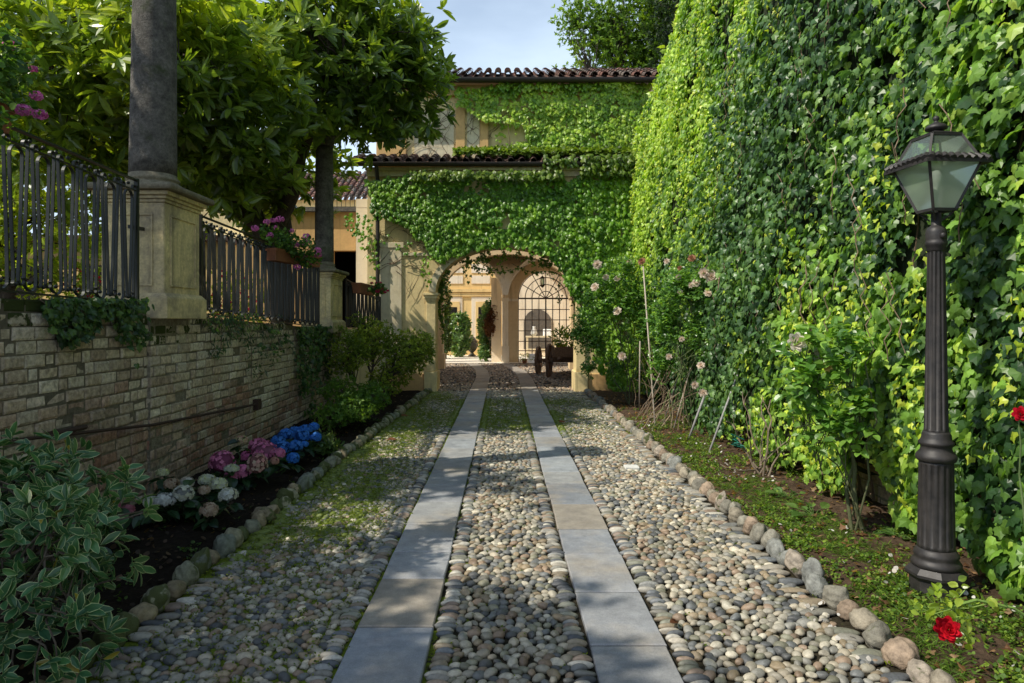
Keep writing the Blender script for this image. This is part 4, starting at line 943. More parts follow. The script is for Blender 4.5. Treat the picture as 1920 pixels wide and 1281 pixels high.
# ------------------------------------------------------------------ trees
def limb(mb, p, q, r0, r1, bend=.15, n=9, col=(.07, .055, .04)):
    p = np.array(p, float); q = np.array(q, float); L = np.linalg.norm(q - p); t = np.linspace(0, 1, n)[:, None]
    w = np.cumsum(rng.normal(0, 1, (n, 3)), 0); w -= w[0] + (w[-1] - w[0]) * t; w *= bend * L / (n ** .5) * .35; w[:, 2] += np.sin(t[:, 0] * PI) * L * bend * .3
    pts = p + (q - p) * t + w; mb.add(*tube(pts, np.linspace(r0, r1, n), 8), col); return pts
def crown_pts(ells, k, shell=.55, seed=0, gap=.0, gs=.8):
    """points in a union of ellipsoids, towards their surface; gaps by noise"""
    vol = np.array([e[3] * e[4] * e[5] for e in ells]); ei = rng.choice(len(ells), k, p=vol / vol.sum()); E = np.array([e[:6] for e in ells])[ei]
    d = nrmz(rnd3(k)); r = (shell + (1 - shell) * rng.random(k)) * (1 + .14 * (vnoise(d[:, 0] * 3 + ei, d[:, 1] * 3 + d[:, 2] * 2, seed) - .5) * 2)
    p = E[:, :3] + d * r[:, None] * E[:, 3:]
    if gap: s = fbm(p[:, 0] * gs + p[:, 2] * .7, p[:, 1] * gs + p[:, 2] * gs, seed + 5) > gap; p, d = p[s], d[s]
    return p, d
def tree(name, label, cat, base, limbs, ells, nros, leaf, size, cols, tm=LEAF, per=8, shell=.5, gap=.3, gs=.8, r0=.2, seed=0, mat='leaf', splay=.8, up=.6, group=None, twigs=.4, grav=0.0, sunside=.0):
    base = np.array(base, float); t = empty(name, base, label=label, cat=cat, group=group)
    tb = MB(); ends = []
    hub = base + np.array([0, 0, (limbs[0][0][2] - base[2]) * .0])
    for L in limbs:
        pts = [base] + [np.array(q, float) for q in L[:-1]]; rr = L[-1]
        for a in range(len(pts) - 1):
            f0 = rr * (1 - .7 * a / (len(pts) - 1)); f1 = rr * (1 - .7 * (a + 1) / (len(pts) - 1)); ends += [x for x in limb(tb, pts[a], pts[a + 1], f0, f1, .22)[3:]]
    ends = np.array(ends)
    p, d = crown_pts(ells, nros, shell, seed, gap, gs); k = len(p)
    for q in rng.choice(k, min(int(k * twigs), 260), replace=False):
        j = np.argmin(np.linalg.norm(ends - p[q], axis=1) + rng.random(len(ends)) * .8); limb(tb, ends[j], p[q], .022, .006, .25, 6)
    tb.build('trunk', M['bark'], t, smooth=True, origin=base).location = (0, 0, 0)
    mb = MB(); P = np.repeat(p, per, 0); up_ = nrmz(d * .7 + np.array([0, 0, up]) + rnd3(k) * .35); U = np.repeat(up_, per, 0); K = k * per
    rad = nrmz(np.cross(U, rnd3(K))); a = rng.uniform(splay * .6, splay * 1.5, K)[:, None]
    dd = U * np.cos(a) + rad * np.sin(a) + np.array([0, 0, -grav]); nn = U * np.sin(a) - rad * np.cos(a) + rnd3(K) * .15; nn = np.where((nn[:, 2:] < -.6), -nn, nn)
    tt = np.repeat(.42 + .8 * (fbm(p[:, 0] * .9 + p[:, 1] * .5, p[:, 2] * .9, seed + 9) - .45) + .18 * d[:, 2], per) + rng.normal(0, .13, K)  # upper crown leaves lighter: light from above mixed into their colour
    inst(mb, tm, P + rnd3(K) * size * .06, dd, nn, size * rng.uniform(.6, 1.2, K), leafcols(K, *cols, tt))
    mb.build('crown', M[mat], t, origin=base).location = (0, 0, 0); return t
LQ = ((.04, .08, .02), (.17, .26, .035), (.55, .62, .07))
tree('loquat_tree', 'big loquat tree with long glossy leaves arching over the left wall', 'tree', (-4.3, 13.2, 1.4),
     [((-4.25, 12.9, 3.4), (-3.6, 12.2, 4.6), (-2.6, 11.3, 5.8), .20), ((-4.3, 13.1, 2.6), (-5.1, 12.0, 4.1), (-6.4, 10.2, 5.2), .22), ((-4.5, 13.0, 3.0), (-5.0, 11.5, 5.0), (-4.6, 9.5, 5.8), .17), ((-4.1, 13, 3.8), (-3.4, 13.2, 6), .14)],
     [(-3.1, 11.3, 5.9, 1.9, 1.5, 1.35), (-4.9, 9.9, 4.95, 2.1, 1.5, 1.35), (-4.9, 12.3, 4.8, 1.6, 1.5, 1.3), (-6.1, 9.4, 4.8, 1.3, 1.3, 1.3), (-7.6, 9.8, 5.6, 1.5, 1.2, .8), (-4.2, 8.6, 5.1, 1.3, 1.0, .9), (-2.0, 11.8, 5.7, 1.25, 1.1, 1.2), (-2.3, 11.9, 6.6, 1.35, 1.1, 1.1), (-4.7, 10.6, 4.0, 1.5, 1.0, .75), (-6.4, 9.6, 3.7, 1.2, .9, .7), (-3.75, 13.4, 4.6, .95, .7, .95), (-5.0, 12.9, 3.9, 1.2, .8, .8)],
     4300, LEAF, .27, LQ, tm=LEAF, per=9, gap=.37, seed=3, splay=.85, grav=.15)
BR = ((.16, .26, .02), (.38, .48, .035), (.62, .64, .06))
tree('bright_tree', 'airy yellow-green leafy tree at the far left behind the iron fence', 'tree', (-9.5, 13, 1.4), [((-9.3, 12.8, 3.6), (-8.9, 12, 5.5), .13), ((-9.5, 13, 3), (-10.6, 12, 5), .1)],
     [(-9.2, 12.2, 4.6, 2.6, 1.6, 2.6), (-7.8, 11.6, 3.4, 1.6, 1.2, 1.6), (-11.2, 12.6, 4.2, 2.4, 1.6, 2.4)], 5200, None, .13, BR, tm=LEAF_S, per=6, gap=.33, seed=13, mat='softleaf', twigs=.1)
tree('backdrop_tree', 'tall bushy tree rising behind the loquat, seen through its gaps', 'tree', (-9, 17, 1.4), [((-9, 17, 5), (-8.5, 17, 7.5), .2), ((-9, 17, 4), (-11, 17, 7), .15)],
     [(-10.5, 16.8, 7.5, 3, 1.6, 3.2), (-7.8, 17.0, 7.2, 1.8, 1.4, 2.3), (-14.5, 15.5, 7, 3, 1.6, 4)], 3600, None, .26, ((.08, .14, .02), (.2, .3, .03), (.36, .44, .05)), tm=LEAF_S, per=6, gap=.30, seed=17, mat='softleaf', twigs=.1)
tree('feathery_tree', 'tall feathery green tree behind the upper roof, right of the sky gap', 'tree', (5.2, 27, 0), [((5.0, 27, 8), (4.6, 27, 11.5), .3), ((5.2, 27, 7), (3.4, 26.5, 11), .2), ((5.2, 27, 8), (6.6, 27, 12), .2)],
     [(4.2, 27, 13.0, 1.7, 1.4, 2.6), (5.7, 27, 12.4, 1.8, 1.5, 3.4), (2.75, 26.6, 13.3, .9, .9, 1.2), (2.9, 26.6, 11.3, .8, .8, 1.0), (6.4, 26, 14, 1.6, 1.5, 2.6)], 5200, None, .17, ((.06, .13, .02), (.14, .26, .03), (.27, .38, .05)), tm=LEAF_S, per=7, gap=.36, gs=1.6, seed=23, mat='softleaf', shell=.15, twigs=.06)
tree('dark_conifer', 'dark evergreen behind the upper roof, beside the feathery tree', 'tree', (7.4, 24, 0), [((7.2, 24, 8), (6.6, 24, 12), .25)], [(6.0, 23.6, 12.2, 1.2, 1.3, 3.2), (7.4, 24, 12, 1.6, 1.5, 4)], 2600, None, .15, ((.010, .025, .010), (.022, .05, .016), (.05, .09, .02)), tm=LEAF_S, per=7, gap=.25, seed=29, mat='softleaf', shell=.3, twigs=.05)
# trees beside the viewer whose shade dapples the path
SH = ((.02, .045, .012), (.05, .09, .015), (.1, .16, .02))
tree('shade_tree', 'leafy tree left of the path beyond the wall, throwing dappled shade', 'tree', (-7.2, 3.0, 1.4), [((-7, 3, 4), (-6, 3, 6), .2), ((-7, 3, 4), (-7.5, 1.5, 6), .15), ((-7, 3, 4.5), (-5.6, 4.6, 6.4), .12)],
     [(-6.3, 3.4, 6.0, 1.7, 2.0, .9), (-6.0, .8, 6.2, 1.9, 1.8, 1.0), (-5.3, .4, 6.8, 1.2, 1.2, .6), (-7.2, 6.2, 6.2, 1.5, 1.7, .9), (-5.6, 4.2, 6.4, .8, 1.1, .5)], 1900, None, .22, SH, tm=LEAF_S, per=7, gap=.49, gs=1.0, seed=31, twigs=.05)

# ------------------------------------------------------------------ shrubs
def shrub(name, label, cat, base, ells, n, size, cols, tm=LEAF_S, per=6, mat='softleaf', shell=.4, gap=.25, gs=2.5, seed=0, nst=14, stemr=.012, splay=1.0, group=None, twigcol=(.09, .07, .05), yellow=0.0, up=.5):
    base = np.array(base, float); t = empty(name, base, label=label, cat=cat, group=group)
    p, d = crown_pts(ells, n, shell, seed, gap, gs); s = p[:, 2] > base[2] + .02; p, d = p[s], d[s]; k = len(p)
    tb = MB()
    for e in ells:
        pe = limb(tb, base + np.array([random.uniform(-.05, .05), random.uniform(-.05, .05), 0]), e[:3], stemr * 1.7, stemr, .3, 8, twigcol)
        near = np.where(np.linalg.norm((p - np.array(e[:3])) / np.array(e[3:6]), axis=1) < 1.2)[0]
        for q in rng.choice(near, min(nst, len(near)), replace=False): limb(tb, pe[random.randrange(3, 8)], p[q], stemr * .6, .003, .3, 6, twigcol)
    tb.build('stems', M['twig'], t, origin=base).location = (0, 0, 0)
    mb = MB(); P = np.repeat(p, per, 0); K = k * per; U = np.repeat(nrmz(d * .8 + np.array([0, 0, up]) + rnd3(k) * .4), per, 0)
    rad = nrmz(np.cross(U, rnd3(K))); a = rng.uniform(splay * .5, splay * 1.5, K)[:, None]; dd = U * np.cos(a) + rad * np.sin(a); nn = U * np.sin(a) - rad * np.cos(a) + rnd3(K) * .2
    nn = np.where(nn[:, 2:] < -.5, -nn, nn); c = leafcols(K, *cols, np.repeat(.45 + .9 * (fbm(p[:, 0] * 4, p[:, 2] * 4 + p[:, 1] * 2, seed) - .45), per) + rng.normal(0, .14, K))
    if yellow: q = rng.random(K) < yellow; c[q] = np.array([.35, .28, .03]) * rng.uniform(.7, 1.2, (q.sum(), 1))
    inst(mb, tm, P + rnd3(K) * size * .1, dd, nn, size * rng.uniform(.6, 1.2, K), c); mb.build('foliage', M[mat], t, origin=base).location = (0, 0, 0); return t
# variegated rhododendron, near left
def el(px, py, Y, rx, ry, rz): p = at(px, py, Y); return (p[0], p[1], p[2], rx, ry, rz)
VG = ((.03, .10, .045), (.055, .15, .05), (.10, .20, .055))
LEAF_V = leaf_tmpl(.40, ((0, .08), (.2, .6), (.5, 1), (.8, .7), (.94, .3), (1, 0)), fold=.14, droop=.12)
shrub('variegated_shrub', 'sprawling shrub with cream-edged leaves in the near left corner', 'shrub', (-2.55, 3.0, .03),
      [el(60, 960, 3.2, .50, .42, .32), el(170, 990, 3.1, .28, .35, .30), el(20, 1130, 2.9, .42, .35, .36), el(150, 1170, 2.9, .22, .26, .26), el(60, 870, 3.4, .32, .35, .16), el(-120, 1000, 3.1, .5, .5, .5)],
      500, .082, VG, tm=LEAF_V, per=7, mat='varieg', shell=.25, gap=.22, gs=4, seed=41, nst=34, stemr=.010, yellow=.012, splay=1.05)
AZ = ((.05, .09, .015), (.17, .25, .03), (.46, .52, .07))
shrub('azalea_bush', 'tall azalea bush with bare lower twigs before the yellow pier left of the arch', 'shrub', (-2.35, 12.2, .02),
      [el(765, 660, 12.2, .50, .5, .42), el(700, 640, 12.4, .5, .5, .38), el(790, 650, 12.3, .28, .4, .30), el(650, 660, 11.8, .42, .4, .45), el(730, 710, 12.2, .42, .4, .3), el(680, 605, 12.6, .28, .3, .2)], 2100, .062, AZ, gap=.28, seed=43, nst=40, stemr=.014)
shrub('low_azalea', 'low spreading azalea with small green leaves in front of the taller bush', 'shrub', (-2.35, 10.2, .02),
      [el(660, 765, 9.6, .40, .4, .22), el(690, 745, 10.2, .36, .4, .24), el(620, 780, 9.2, .25, .3, .18), el(640, 730, 10.2, .3, .3, .2)], 950, .058, ((.04, .10, .02), (.1, .2, .03), (.2, .32, .045)), gap=.2, seed=47, nst=24)
shrub('small_bedding_plant', 'small plant with drooping pale-tipped leaves beside the blue hydrangea', 'plant', (-2.42, 8.2, .02), [el(607, 825, 8.0, .16, .2, .12), el(618, 840, 7.9, .12, .15, .10)], 70, .085, ((.03, .07, .02), (.07, .13, .03), (.22, .28, .09)), tm=LEAF, seed=49, nst=8, gap=0)
# ivy and ferns hanging over the brick wall
def hang(label, name, px0, px1, py0, py1, k, size, tm, cols, seed, gap=.35, cat='ivy'):
    px = rng.uniform(px0, px1, k); py = py0 + (py1 - py0) * rng.random(k) ** 1.3 * (.25 + 1.3 * vnoise(px * .045, px * 0, seed + 2)); s = fbm(px * .03, py * .03, seed) + .10 * (1 - (py - py0) / (py1 - py0)) > gap + .12 * np.abs((px - (px0 + px1) / 2) / (px1 - px0)) * 2; px, py = px[s], py[s]; k = len(px)
    Yd = (WX + .03) * FPX / (px - CX); z = EYE + (CY - py) * Yd / FPX; pos = np.stack([np.full(k, WX + .03) + .09 * rng.random(k), Yd, z], 1); ctr = pos.mean(0)
    t = empty(name, ctr, label=label, cat=cat, group='greenery hanging on the brick wall'); mb = MB()
    inst(mb, tm, pos, np.array([.4, 0, -1]) + rnd3(k) * .6, np.array([1, -.2, .4]) + rnd3(k) * .5, size * rng.uniform(.6, 1.25, k), leafcols(k, *cols, rng.random(k)))
    mb.build('leaves', M['ivy'], t, origin=ctr).location = (0, 0, 0); tb = MB()
    for q in range(12):
        j = random.randrange(k); p = pos[j]; tb.add(*tube([(WX + .03, p[1] + random.uniform(-.1, .1), wtop(p[1])), (WX + .07, p[1], (p[2] + wtop(p[1])) / 2), p], .004, 4), (.1, .07, .05))
    tb.build('stems', M['twig'], t, origin=ctr).location = (0, 0, 0)
DK = ((.02, .06, .02), (.05, .11, .03), (.11, .19, .04))
hang('dark ivy clump spilling over the brick wall under the nearest fence', 'hanging_ivy', 78, 268, 560, 668, 950, .055, IVY, DK, 3, .34)
hang('ferny green plant trailing from the wall top under the middle fence', 'trailing_fern', 385, 520, 590, 690, 700, .06, LEAF, ((.02, .05, .02), (.045, .1, .04), (.09, .15, .06)), 5, .36, 'fern')
hang('narrow ivy strip hanging down the far end of the brick wall', 'hanging_ivy', 555, 618, 612, 780, 800, .07, IVY, DK, 7, .30)
hang('thin ivy patch on the mossy brick below the flower box', 'hanging_ivy', 480, 570, 618, 700, 260, .055, IVY, DK, 9, .40)
hang('sparse weeds growing along the wall top beside the near pedestal', 'wall_weeds', 376, 480, 586, 625, 240, .045, LEAF_S, ((.03, .07, .02), (.07, .13, .03), (.13, .2, .04)), 11, .3, 'weeds')

# ------------------------------------------------------------------ flowers
def floret_head(mb, c, r, col, col2, n=95, sz=.024, squash=.8, fl=None):
    d = nrmz(rnd3(n)); d = d[d[:, 2] > -.45]; k = len(d); pos = c + d * r * np.array([1, 1, squash]) * rng.uniform(.9, 1.04, (k, 1))
    tan = nrmz(np.cross(d, rnd3(k))); bit = np.cross(d, tan); cc = mixcol(col, col2, rng.random(k)) * rng.uniform(.85, 1.1, (k, 1))
    for a in range(4):
        t = a * PI / 2; dir_ = tan * math.cos(t) + bit * math.sin(t); inst(mb, ROUND, pos, dir_ + d * .25, d + rnd3(k) * .15, np.full(k, sz), cc)
def hydrangea(label, base, heads, leaves, seed):
    base = np.array(base, float); t = empty('hydrangea', base, label=label, cat='hydrangea', group='hydrangeas in the left flower bed')
    fo = MB(); stm = MB()
    for (px, py, w_, Yd, c1, c2, sq) in heads:
        p = at(px, py, Yd); r = w_ * Yd / FPX / 2; mb = MB(); floret_head(mb, p * 0, r, c1, c2, n=int(70 + 30 * r / .08), sz=.021 if w_ > 18 else .016, squash=sq)
        # dim core so no daylight shows through
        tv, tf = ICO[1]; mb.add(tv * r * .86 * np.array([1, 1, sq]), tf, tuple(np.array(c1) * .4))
        o = mb.build('flower_head', M['petal'], t); o.location = Vector(p - base)
        limb(stm, base + rnd3(1)[0] * [.06, .06, 0], p - np.array([0, 0, r * .6]), .007, .005, .2, 6, (.06, .09, .03))
        k = 6; a = rng.uniform(0, 2 * PI, k); d = np.stack([np.cos(a), np.sin(a), rng.uniform(-.5, .1, k)], 1)
        inst(fo, LEAF_W, np.tile(p - np.array([0, 0, r * .9 + .01]), (k, 1)) + d * .02, d, np.array([0, 0, 1]) + rnd3(k) * .25, rng.uniform(.09, .14, k), leafcols(k, (.015, .045, .02), (.03, .075, .03), (.05, .11, .035), rng.random(k)))
    k = leaves; a = rng.uniform(0, 2 * PI, k); hp = np.array([at(h[0], h[1], h[3]) for h in heads]); c = hp[rng.integers(0, len(hp), k)]; f_ = rng.uniform(.15, .85, k)[:, None]; pos = base + (c - base) * f_ + rnd3(k) * .05; pos[:, 2] = np.maximum(pos[:, 2], .05)
    d = np.stack([np.cos(a), np.sin(a), rng.uniform(-.7, .1, k)], 1)
    inst(fo, LEAF_W, pos, d, np.array([.1, -.2, 1]) + rnd3(k) * .3, rng.uniform(.09, .15, k), leafcols(k, (.012, .035, .016), (.025, .065, .026), (.045, .1, .035), rng.random(k)))
    fo.build('leaves', M['leaf'], t, origin=base).location = (0, 0, 0); stm.build('stems', M['twig'], t, origin=base).location = (0, 0, 0)
W1, W2, DR, DR2, YG = (.66, .70, .66), (.60, .62, .45), (.42, .28, .18), (.55, .48, .36), (.55, .60, .28)
hydrangea('white hydrangea with some browned heads, nearest of the hydrangeas in full view', (-2.62, 5.45, .02),
          [(284, 941, 28, 5.2, W1, W2, .6), (310, 938, 36, 5.15, W1, W1, .7), (344, 926, 36, 5.2, W1, W2, .85), (322, 908, 26, 5.4, DR, DR2, .8), (350, 905, 24, 5.5, W1, DR2, .8), (388, 900, 30, 5.6, W1, YG, .6), (409, 908, 32, 5.5, W1, YG, .7), (428, 929, 34, 5.25, W1, W2, .75), (383, 919, 20, 5.4, DR2, DR, .7), (392, 957, 32, 5.1, DR, DR2, .8), (305, 886, 22, 5.7, YG, W2, .45)], 60, 1)
P1, P2, P3 = (.60, .17, .34), (.68, .27, .42), (.60, .30, .27)
hydrangea('pink hydrangea with round rosy heads between the white and blue ones', (-2.55, 6.5, .02),
          [(416, 867, 47, 6.2, P1, P2, .9), (484, 835, 34, 6.7, P2, P1, .75), (496, 848, 48, 6.6, P2, P1, .85), (482, 871, 40, 6.2, P3, DR2, 1.0), (456, 884, 28, 6.2, P1, P2, .9), (436, 893, 30, 6.15, P2, P1, .6), (524, 851, 20, 6.5, P2, P1, 1), (462, 856, 20, 6.7, P1, P1, .9), (515, 865, 15, 6.4, P3, DR, 1), (452, 826, 26, 6.8, YG, P3, .6), (434, 879, 26, 6.05, W1, YG, .5)], 45, 2)
B1, B2 = (.03, .18, .60), (.09, .30, .75)
hydrangea('vivid blue hydrangea by the far bricks of the left bed', (-2.45, 7.6, .02),
          [(522, 826, 26, 7.4, B1, B2, .8), (528, 840, 32, 7.2, B1, B2, .8), (537, 815, 27, 7.6, B1, B2, .8), (553, 808, 24, 7.8, B2, B1, .6), (566, 818, 28, 7.5, B1, B2, .9), (573, 806, 26, 7.8, B2, B1, .7), (588, 801, 20, 7.9, B2, B1, .8), (592, 820, 20, 7.5, B1, B2, .9), (554, 837, 26, 7.2, B1, B2, .85), (571, 833, 14, 7.4, B1, B2, .8), (549, 860, 24, 7.0, B1, B2, .9)], 34, 3)
hydrangea('magenta hydrangea half hidden behind the cream-edged shrub', (-2.75, 4.55, .02),
          [(132, 962, 24, 4.2, (.32, .03, .12), (.5, .1, .25), .9), (150, 975, 22, 4.2, (.4, .05, .16), (.5, .12, .25), .9), (212, 948, 22, 4.5, (.4, .12, .2), (.45, .2, .25), .6), (240, 955, 20, 4.6, (.4, .15, .2), (.45, .2, .25), .6), (172, 1022, 20, 4.1, (.5, .15, .3), (.5, .2, .3), .8)], 20, 4)

def geranium_box(label, name, boxp, boxq, hh, clusters, leafell, fcol, seed, nleaf=1000):
    a = np.array(boxp); b = np.array(boxq); c = (a + b) / 2; d = nrmz(b - a); t = empty(name, c, label=label, cat='flower box', group='terracotta flower boxes on the fences')
    s = np.array([d[1], -d[0], 0]) ; mb = MB(); v = []
    for z, w_, e in ((-hh, .07, -.03), (0, .095, 0), (0, .08, -.015), (-.02, .08, -.015)):
        for (P_, q) in ((a, e * -1), (b, e)):
            pass
    def ring(z, w_, e): return [a + d * -e + s * w_ + [0, 0, z], b + d * e + s * w_ + [0, 0, z], b + d * e - s * w_ + [0, 0, z], a - d * e - s * w_ + [0, 0, z]]
    R = ring(-hh, .075, -.03) + ring(-.035, .09, 0) + ring(-.035, .10, .01) + ring(0, .10, .01) + ring(0, .085, -.01) + ring(-.03, .085, -.01)
    f = [(3, 2, 1, 0)] + [(r * 4 + i, r * 4 + (i + 1) % 4, r * 4 + 4 + (i + 1) % 4, r * 4 + 4 + i) for r in range(5) for i in range(4)] + [(20, 21, 22, 23)]
    mb.add(np.array(R), f); mb.build('planter', M['terra'], t, origin=c).location = (0, 0, 0)
    p, dd = crown_pts(leafell, nleaf, .3, seed, .15, 5); k = len(p); mb = MB()
    inst(mb, ROUND, p, dd * .4 + rnd3(k) * .6, np.array([0, 0, .8]) + dd * .6 + rnd3(k) * .3, rng.uniform(.03, .055, k), leafcols(k, (.03, .08, .02), (.07, .16, .03), (.13, .24, .04), rng.random(k))); mb.build('foliage', M['softleaf'], t, origin=c).location = (0, 0, 0)
    st_ = MB()
    for (px, py, w_, Yd) in clusters:
        q = at(px, py, Yd); r = w_ * Yd / FPX / 2; mb = MB(); n = 42; dd = nrmz(rnd3(n)); cc = np.tile(np.array(fcol), (n, 1)) * rng.uniform(.7, 1.2, (n, 1))
        for u in range(2): inst(mb, ROUND, dd * r * [1, 1, .7] * .9, nrmz(np.cross(dd, rnd3(n))) + dd * .2, dd + rnd3(n) * .3, np.full(n, max(.016, r * .42)), cc)
        o = mb.build('flower', M['petal'], t); o.location = Vector(q - c); pp = c + (q - c) * .35; limb(st_, pp, q, .003, .002, .2, 5, (.1, .2, .04))
    st_.build('stems', M['twig'], t, origin=c).location = (0, 0, 0)
PK = (.72, .20, .50)
geranium_box('terracotta flower box of mauve-pink geraniums on the long middle fence', 'flower_box', at(505, 465, 8.9), at(592, 482, 10.4), .16,
             [(478, 428, 15, 8.6), (500, 416, 13, 8.8), (512, 413, 12, 8.9), (525, 411, 16, 9), (517, 427, 11, 9), (506, 441, 14, 8.8), (547, 433, 10, 9.3), (575, 444, 16, 9.5), (577, 453, 13, 9.6), (556, 459, 16, 9.3), (566, 457, 12, 9.3), (583, 467, 12, 9.6), (594, 470, 17, 9.7), (595, 478, 16, 9.7), (571, 480, 12, 9.5), (557, 501, 14, 9.2), (582, 494, 10, 9.6)],
             [el(520, 445, 8.95, .24, .3, .13), el(555, 462, 9.3, .26, .35, .15), el(575, 485, 9.5, .2, .3, .14), el(498, 432, 8.8, .12, .2, .08)], PK, 61)
geranium_box('long terracotta box with crimson geraniums on the short far fence', 'flower_box', at(668, 530, 13.3), at(694, 536, 14.2), .2,
             [(697, 531, 7, 13.6), (706, 532, 8, 13.6), (713, 530, 7, 13.6), (702, 540, 8, 13.5), (708, 546, 9, 13.4), (716, 542, 8, 13.5), (722, 548, 6, 13.5), (727, 545, 5, 13.5)], [el(708, 542, 13.6, .19, .2, .11)], (.65, .03, .12), 62, 500)
geranium_box('pink geraniums in a terracotta box on the nearest fence, cut by the left frame edge', 'flower_box', (-3.02, 3.35, 2.85), (-3.02, 4.1, 2.87), .16,
             [(20, 84, 26, 4.1), (68, 180, 24, 4.1), (45, 207, 30, 4.0), (75, 215, 26, 4.1), (62, 130, 14, 4.3), (-20, 150, 30, 3.8)], [el(10, 165, 4.0, .14, .25, .16), el(-10, 100, 4.0, .2, .3, .2), el(-60, 200, 3.6, .2, .3, .2)], PK, 63)

# ---- roses
RS = ((.05, .13, .035), (.13, .27, .05), (.28, .45, .07))
def rose_head(mb, c, r, col, tilt=(0, -.3, 1)):
    n0 = nrmz(np.array(tilt, float)[None])[0]
    for ringi, (rr, cnt, open_) in enumerate(((.25, 3, .1), (.5, 5, .45), (.8, 6, .9), (1, 7, 1.25))):
        a = np.arange(cnt) * 2 * PI / cnt + ringi; t1 = nrmz(np.cross(n0, [.3, .2, .9])[None])[0]; t2 = np.cross(n0, t1)
        rad = np.cos(a)[:, None] * t1 + np.sin(a)[:, None] * t2; dirn = n0 * math.cos(open_) + rad * math.sin(open_)
        inst(mb, ROUND, np.tile(c, (cnt, 1)) + rad * r * rr * .35 - n0 * r * .3, dirn, -rad * math.cos(open_) + n0 * math.sin(open_) + rnd3(cnt) * .1, np.full(cnt, r * (.75 + .35 * rr)), np.tile(np.array(col), (cnt, 1)) * rng.uniform(.85, 1.1, (cnt, 1)))
def rosebush(label, base, canes, leafells, nl, heads, hcol, seed, size=.05, group='rose bushes in the right bed', gap=.25):
    base = np.array(base, float); t = empty('rose_bush', base, label=label, cat='rose bush', group=group)
    cb = MB()
    for c in canes: limb(cb, base + np.array([random.uniform(-.06, .06), random.uniform(-.06, .06), 0]), at(*c[:3]), c[3] if len(c) > 3 else .009, .004, .22, 9, (.10, .11, .05))
    p, d = crown_pts(leafells, nl, .15, seed, gap, 3); k = len(p); E = np.array([at(*c[:3]) for c in canes])
    for q in rng.choice(k, min(50, k), replace=False):
        e = E[np.argmin(np.linalg.norm(E - p[q], axis=1))]; limb(cb, base + (e - base) * random.uniform(.5, .95), p[q], .005, .002, .25, 5, (.1, .13, .05))
    cb.build('canes', M['twig'], t, origin=base).location = (0, 0, 0)
    mb = MB(); per = 5; P = np.repeat(p, per, 0); K = k * per; U = np.repeat(nrmz(rnd3(k) + [0, 0, .3]), per, 0); i5 = np.tile(np.arange(per), k); side = nrmz(np.cross(U, np.repeat(rnd3(k), per, 0) * .3 + [0, 0, 1]))
    off = ((i5 // 2) * .55)[:, None] * size * U; dd = np.where((i5 == 4)[:, None], U, side * np.where(i5 % 2, 1, -1)[:, None] + U * .5)
    inst(mb, LEAF_W, P + off, dd + rnd3(K) * .1, np.array([-.3, -.3, 1]) + rnd3(K) * .35, size * rng.uniform(.7, 1.2, K), leafcols(K, *RS, np.repeat(.45 + rng.normal(0, .22, k), per)))
    mb.build('leaves', M['leaf'], t, origin=base).location = (0, 0, 0)
    for (px, py, w_, Yd, *o_) in heads:
        mb = MB(); c = at(px, py, Yd); rose_head(mb, c * 0, w_ * Yd / FPX / 2, o_[0] if o_ else hcol, (random.uniform(-.6, .1), -.8, random.uniform(-.2, .6))); o = mb.build('flower', M['petal'], t); o.location = Vector(c - base)
    return t
PALE, BROWN = (.78, .68, .56), (.42, .22, .13)
rosebush('tall pale-pink rose bush nearest the arch, tangled over its stakes', (2.35, 12.6, .03), [(1120, 500, 11.8), (1150, 520, 12), (1200, 500, 12), (1215, 560, 12.2), (1100, 600, 12.5), (1180, 620, 12.2)],
         [el(1130, 560, 12.0, .36, .4, .55), el(1185, 560, 12.0, .4, .4, .6), el(1120, 640, 12.4, .30, .3, .4), el(1170, 500, 11.9, .3, .3, .25), el(1105, 690, 13, .22, .3, .2), el(1160, 690, 12.8, .3, .3, .25), el(1215, 620, 11.8, .3, .3, .5), el(1090, 620, 12.6, .25, .3, .5)], 2200,
         [(1120, 496, 14, 11.7), (1115, 538, 13, 11.7), (1136, 520, 10, 11.8), (1157, 522, 10, 11.8), (1180, 492, 9, 11.8), (1157, 583, 13, 11.7), (1166, 668, 13, 11.6), (1203, 490, 12, 11.8, BROWN)], PALE, 71)
rosebush('rambling rose against the ivy with faded blooms, above the slanting stakes', (2.75, 10.0, .03), [(1300, 500, 9.4), (1340, 520, 9.2), (1260, 540, 9.8), (1390, 540, 8.6), (1270, 640, 9.6)],
         [el(1280, 540, 9.6, .4, .4, .38), el(1340, 530, 9.2, .36, .3, .33), el(1250, 600, 9.9, .3, .35, .4), el(1320, 620, 9.5, .36, .3, .3), el(1390, 560, 8.7, .25, .25, .35), el(1240, 680, 10, .25, .3, .3), el(1420, 620, 8.2, .25, .25, .4), el(1340, 640, 9.2, .3, .25, .25)], 1900,
         [(1320, 512, 16, 9), (1334, 519, 20, 9), (1328, 549, 13, 9), (1297, 484, 12, 9.4, BROWN), (1305, 530, 13, 9.2), (1272, 520, 9, 9.5), (1275, 503, 8, 9.5, BROWN), (1250, 490, 9, 9.7), (1296, 535, 9, 9.3), (1275, 548, 8, 9.4), (1374, 498, 12, 9, BROWN), (1278, 636, 9, 9.3), (1314, 685, 12, 9), (1303, 722, 12, 8.8), (1318, 737, 13, 8.6), (1254, 669, 10, 9.5)], PALE, 72)
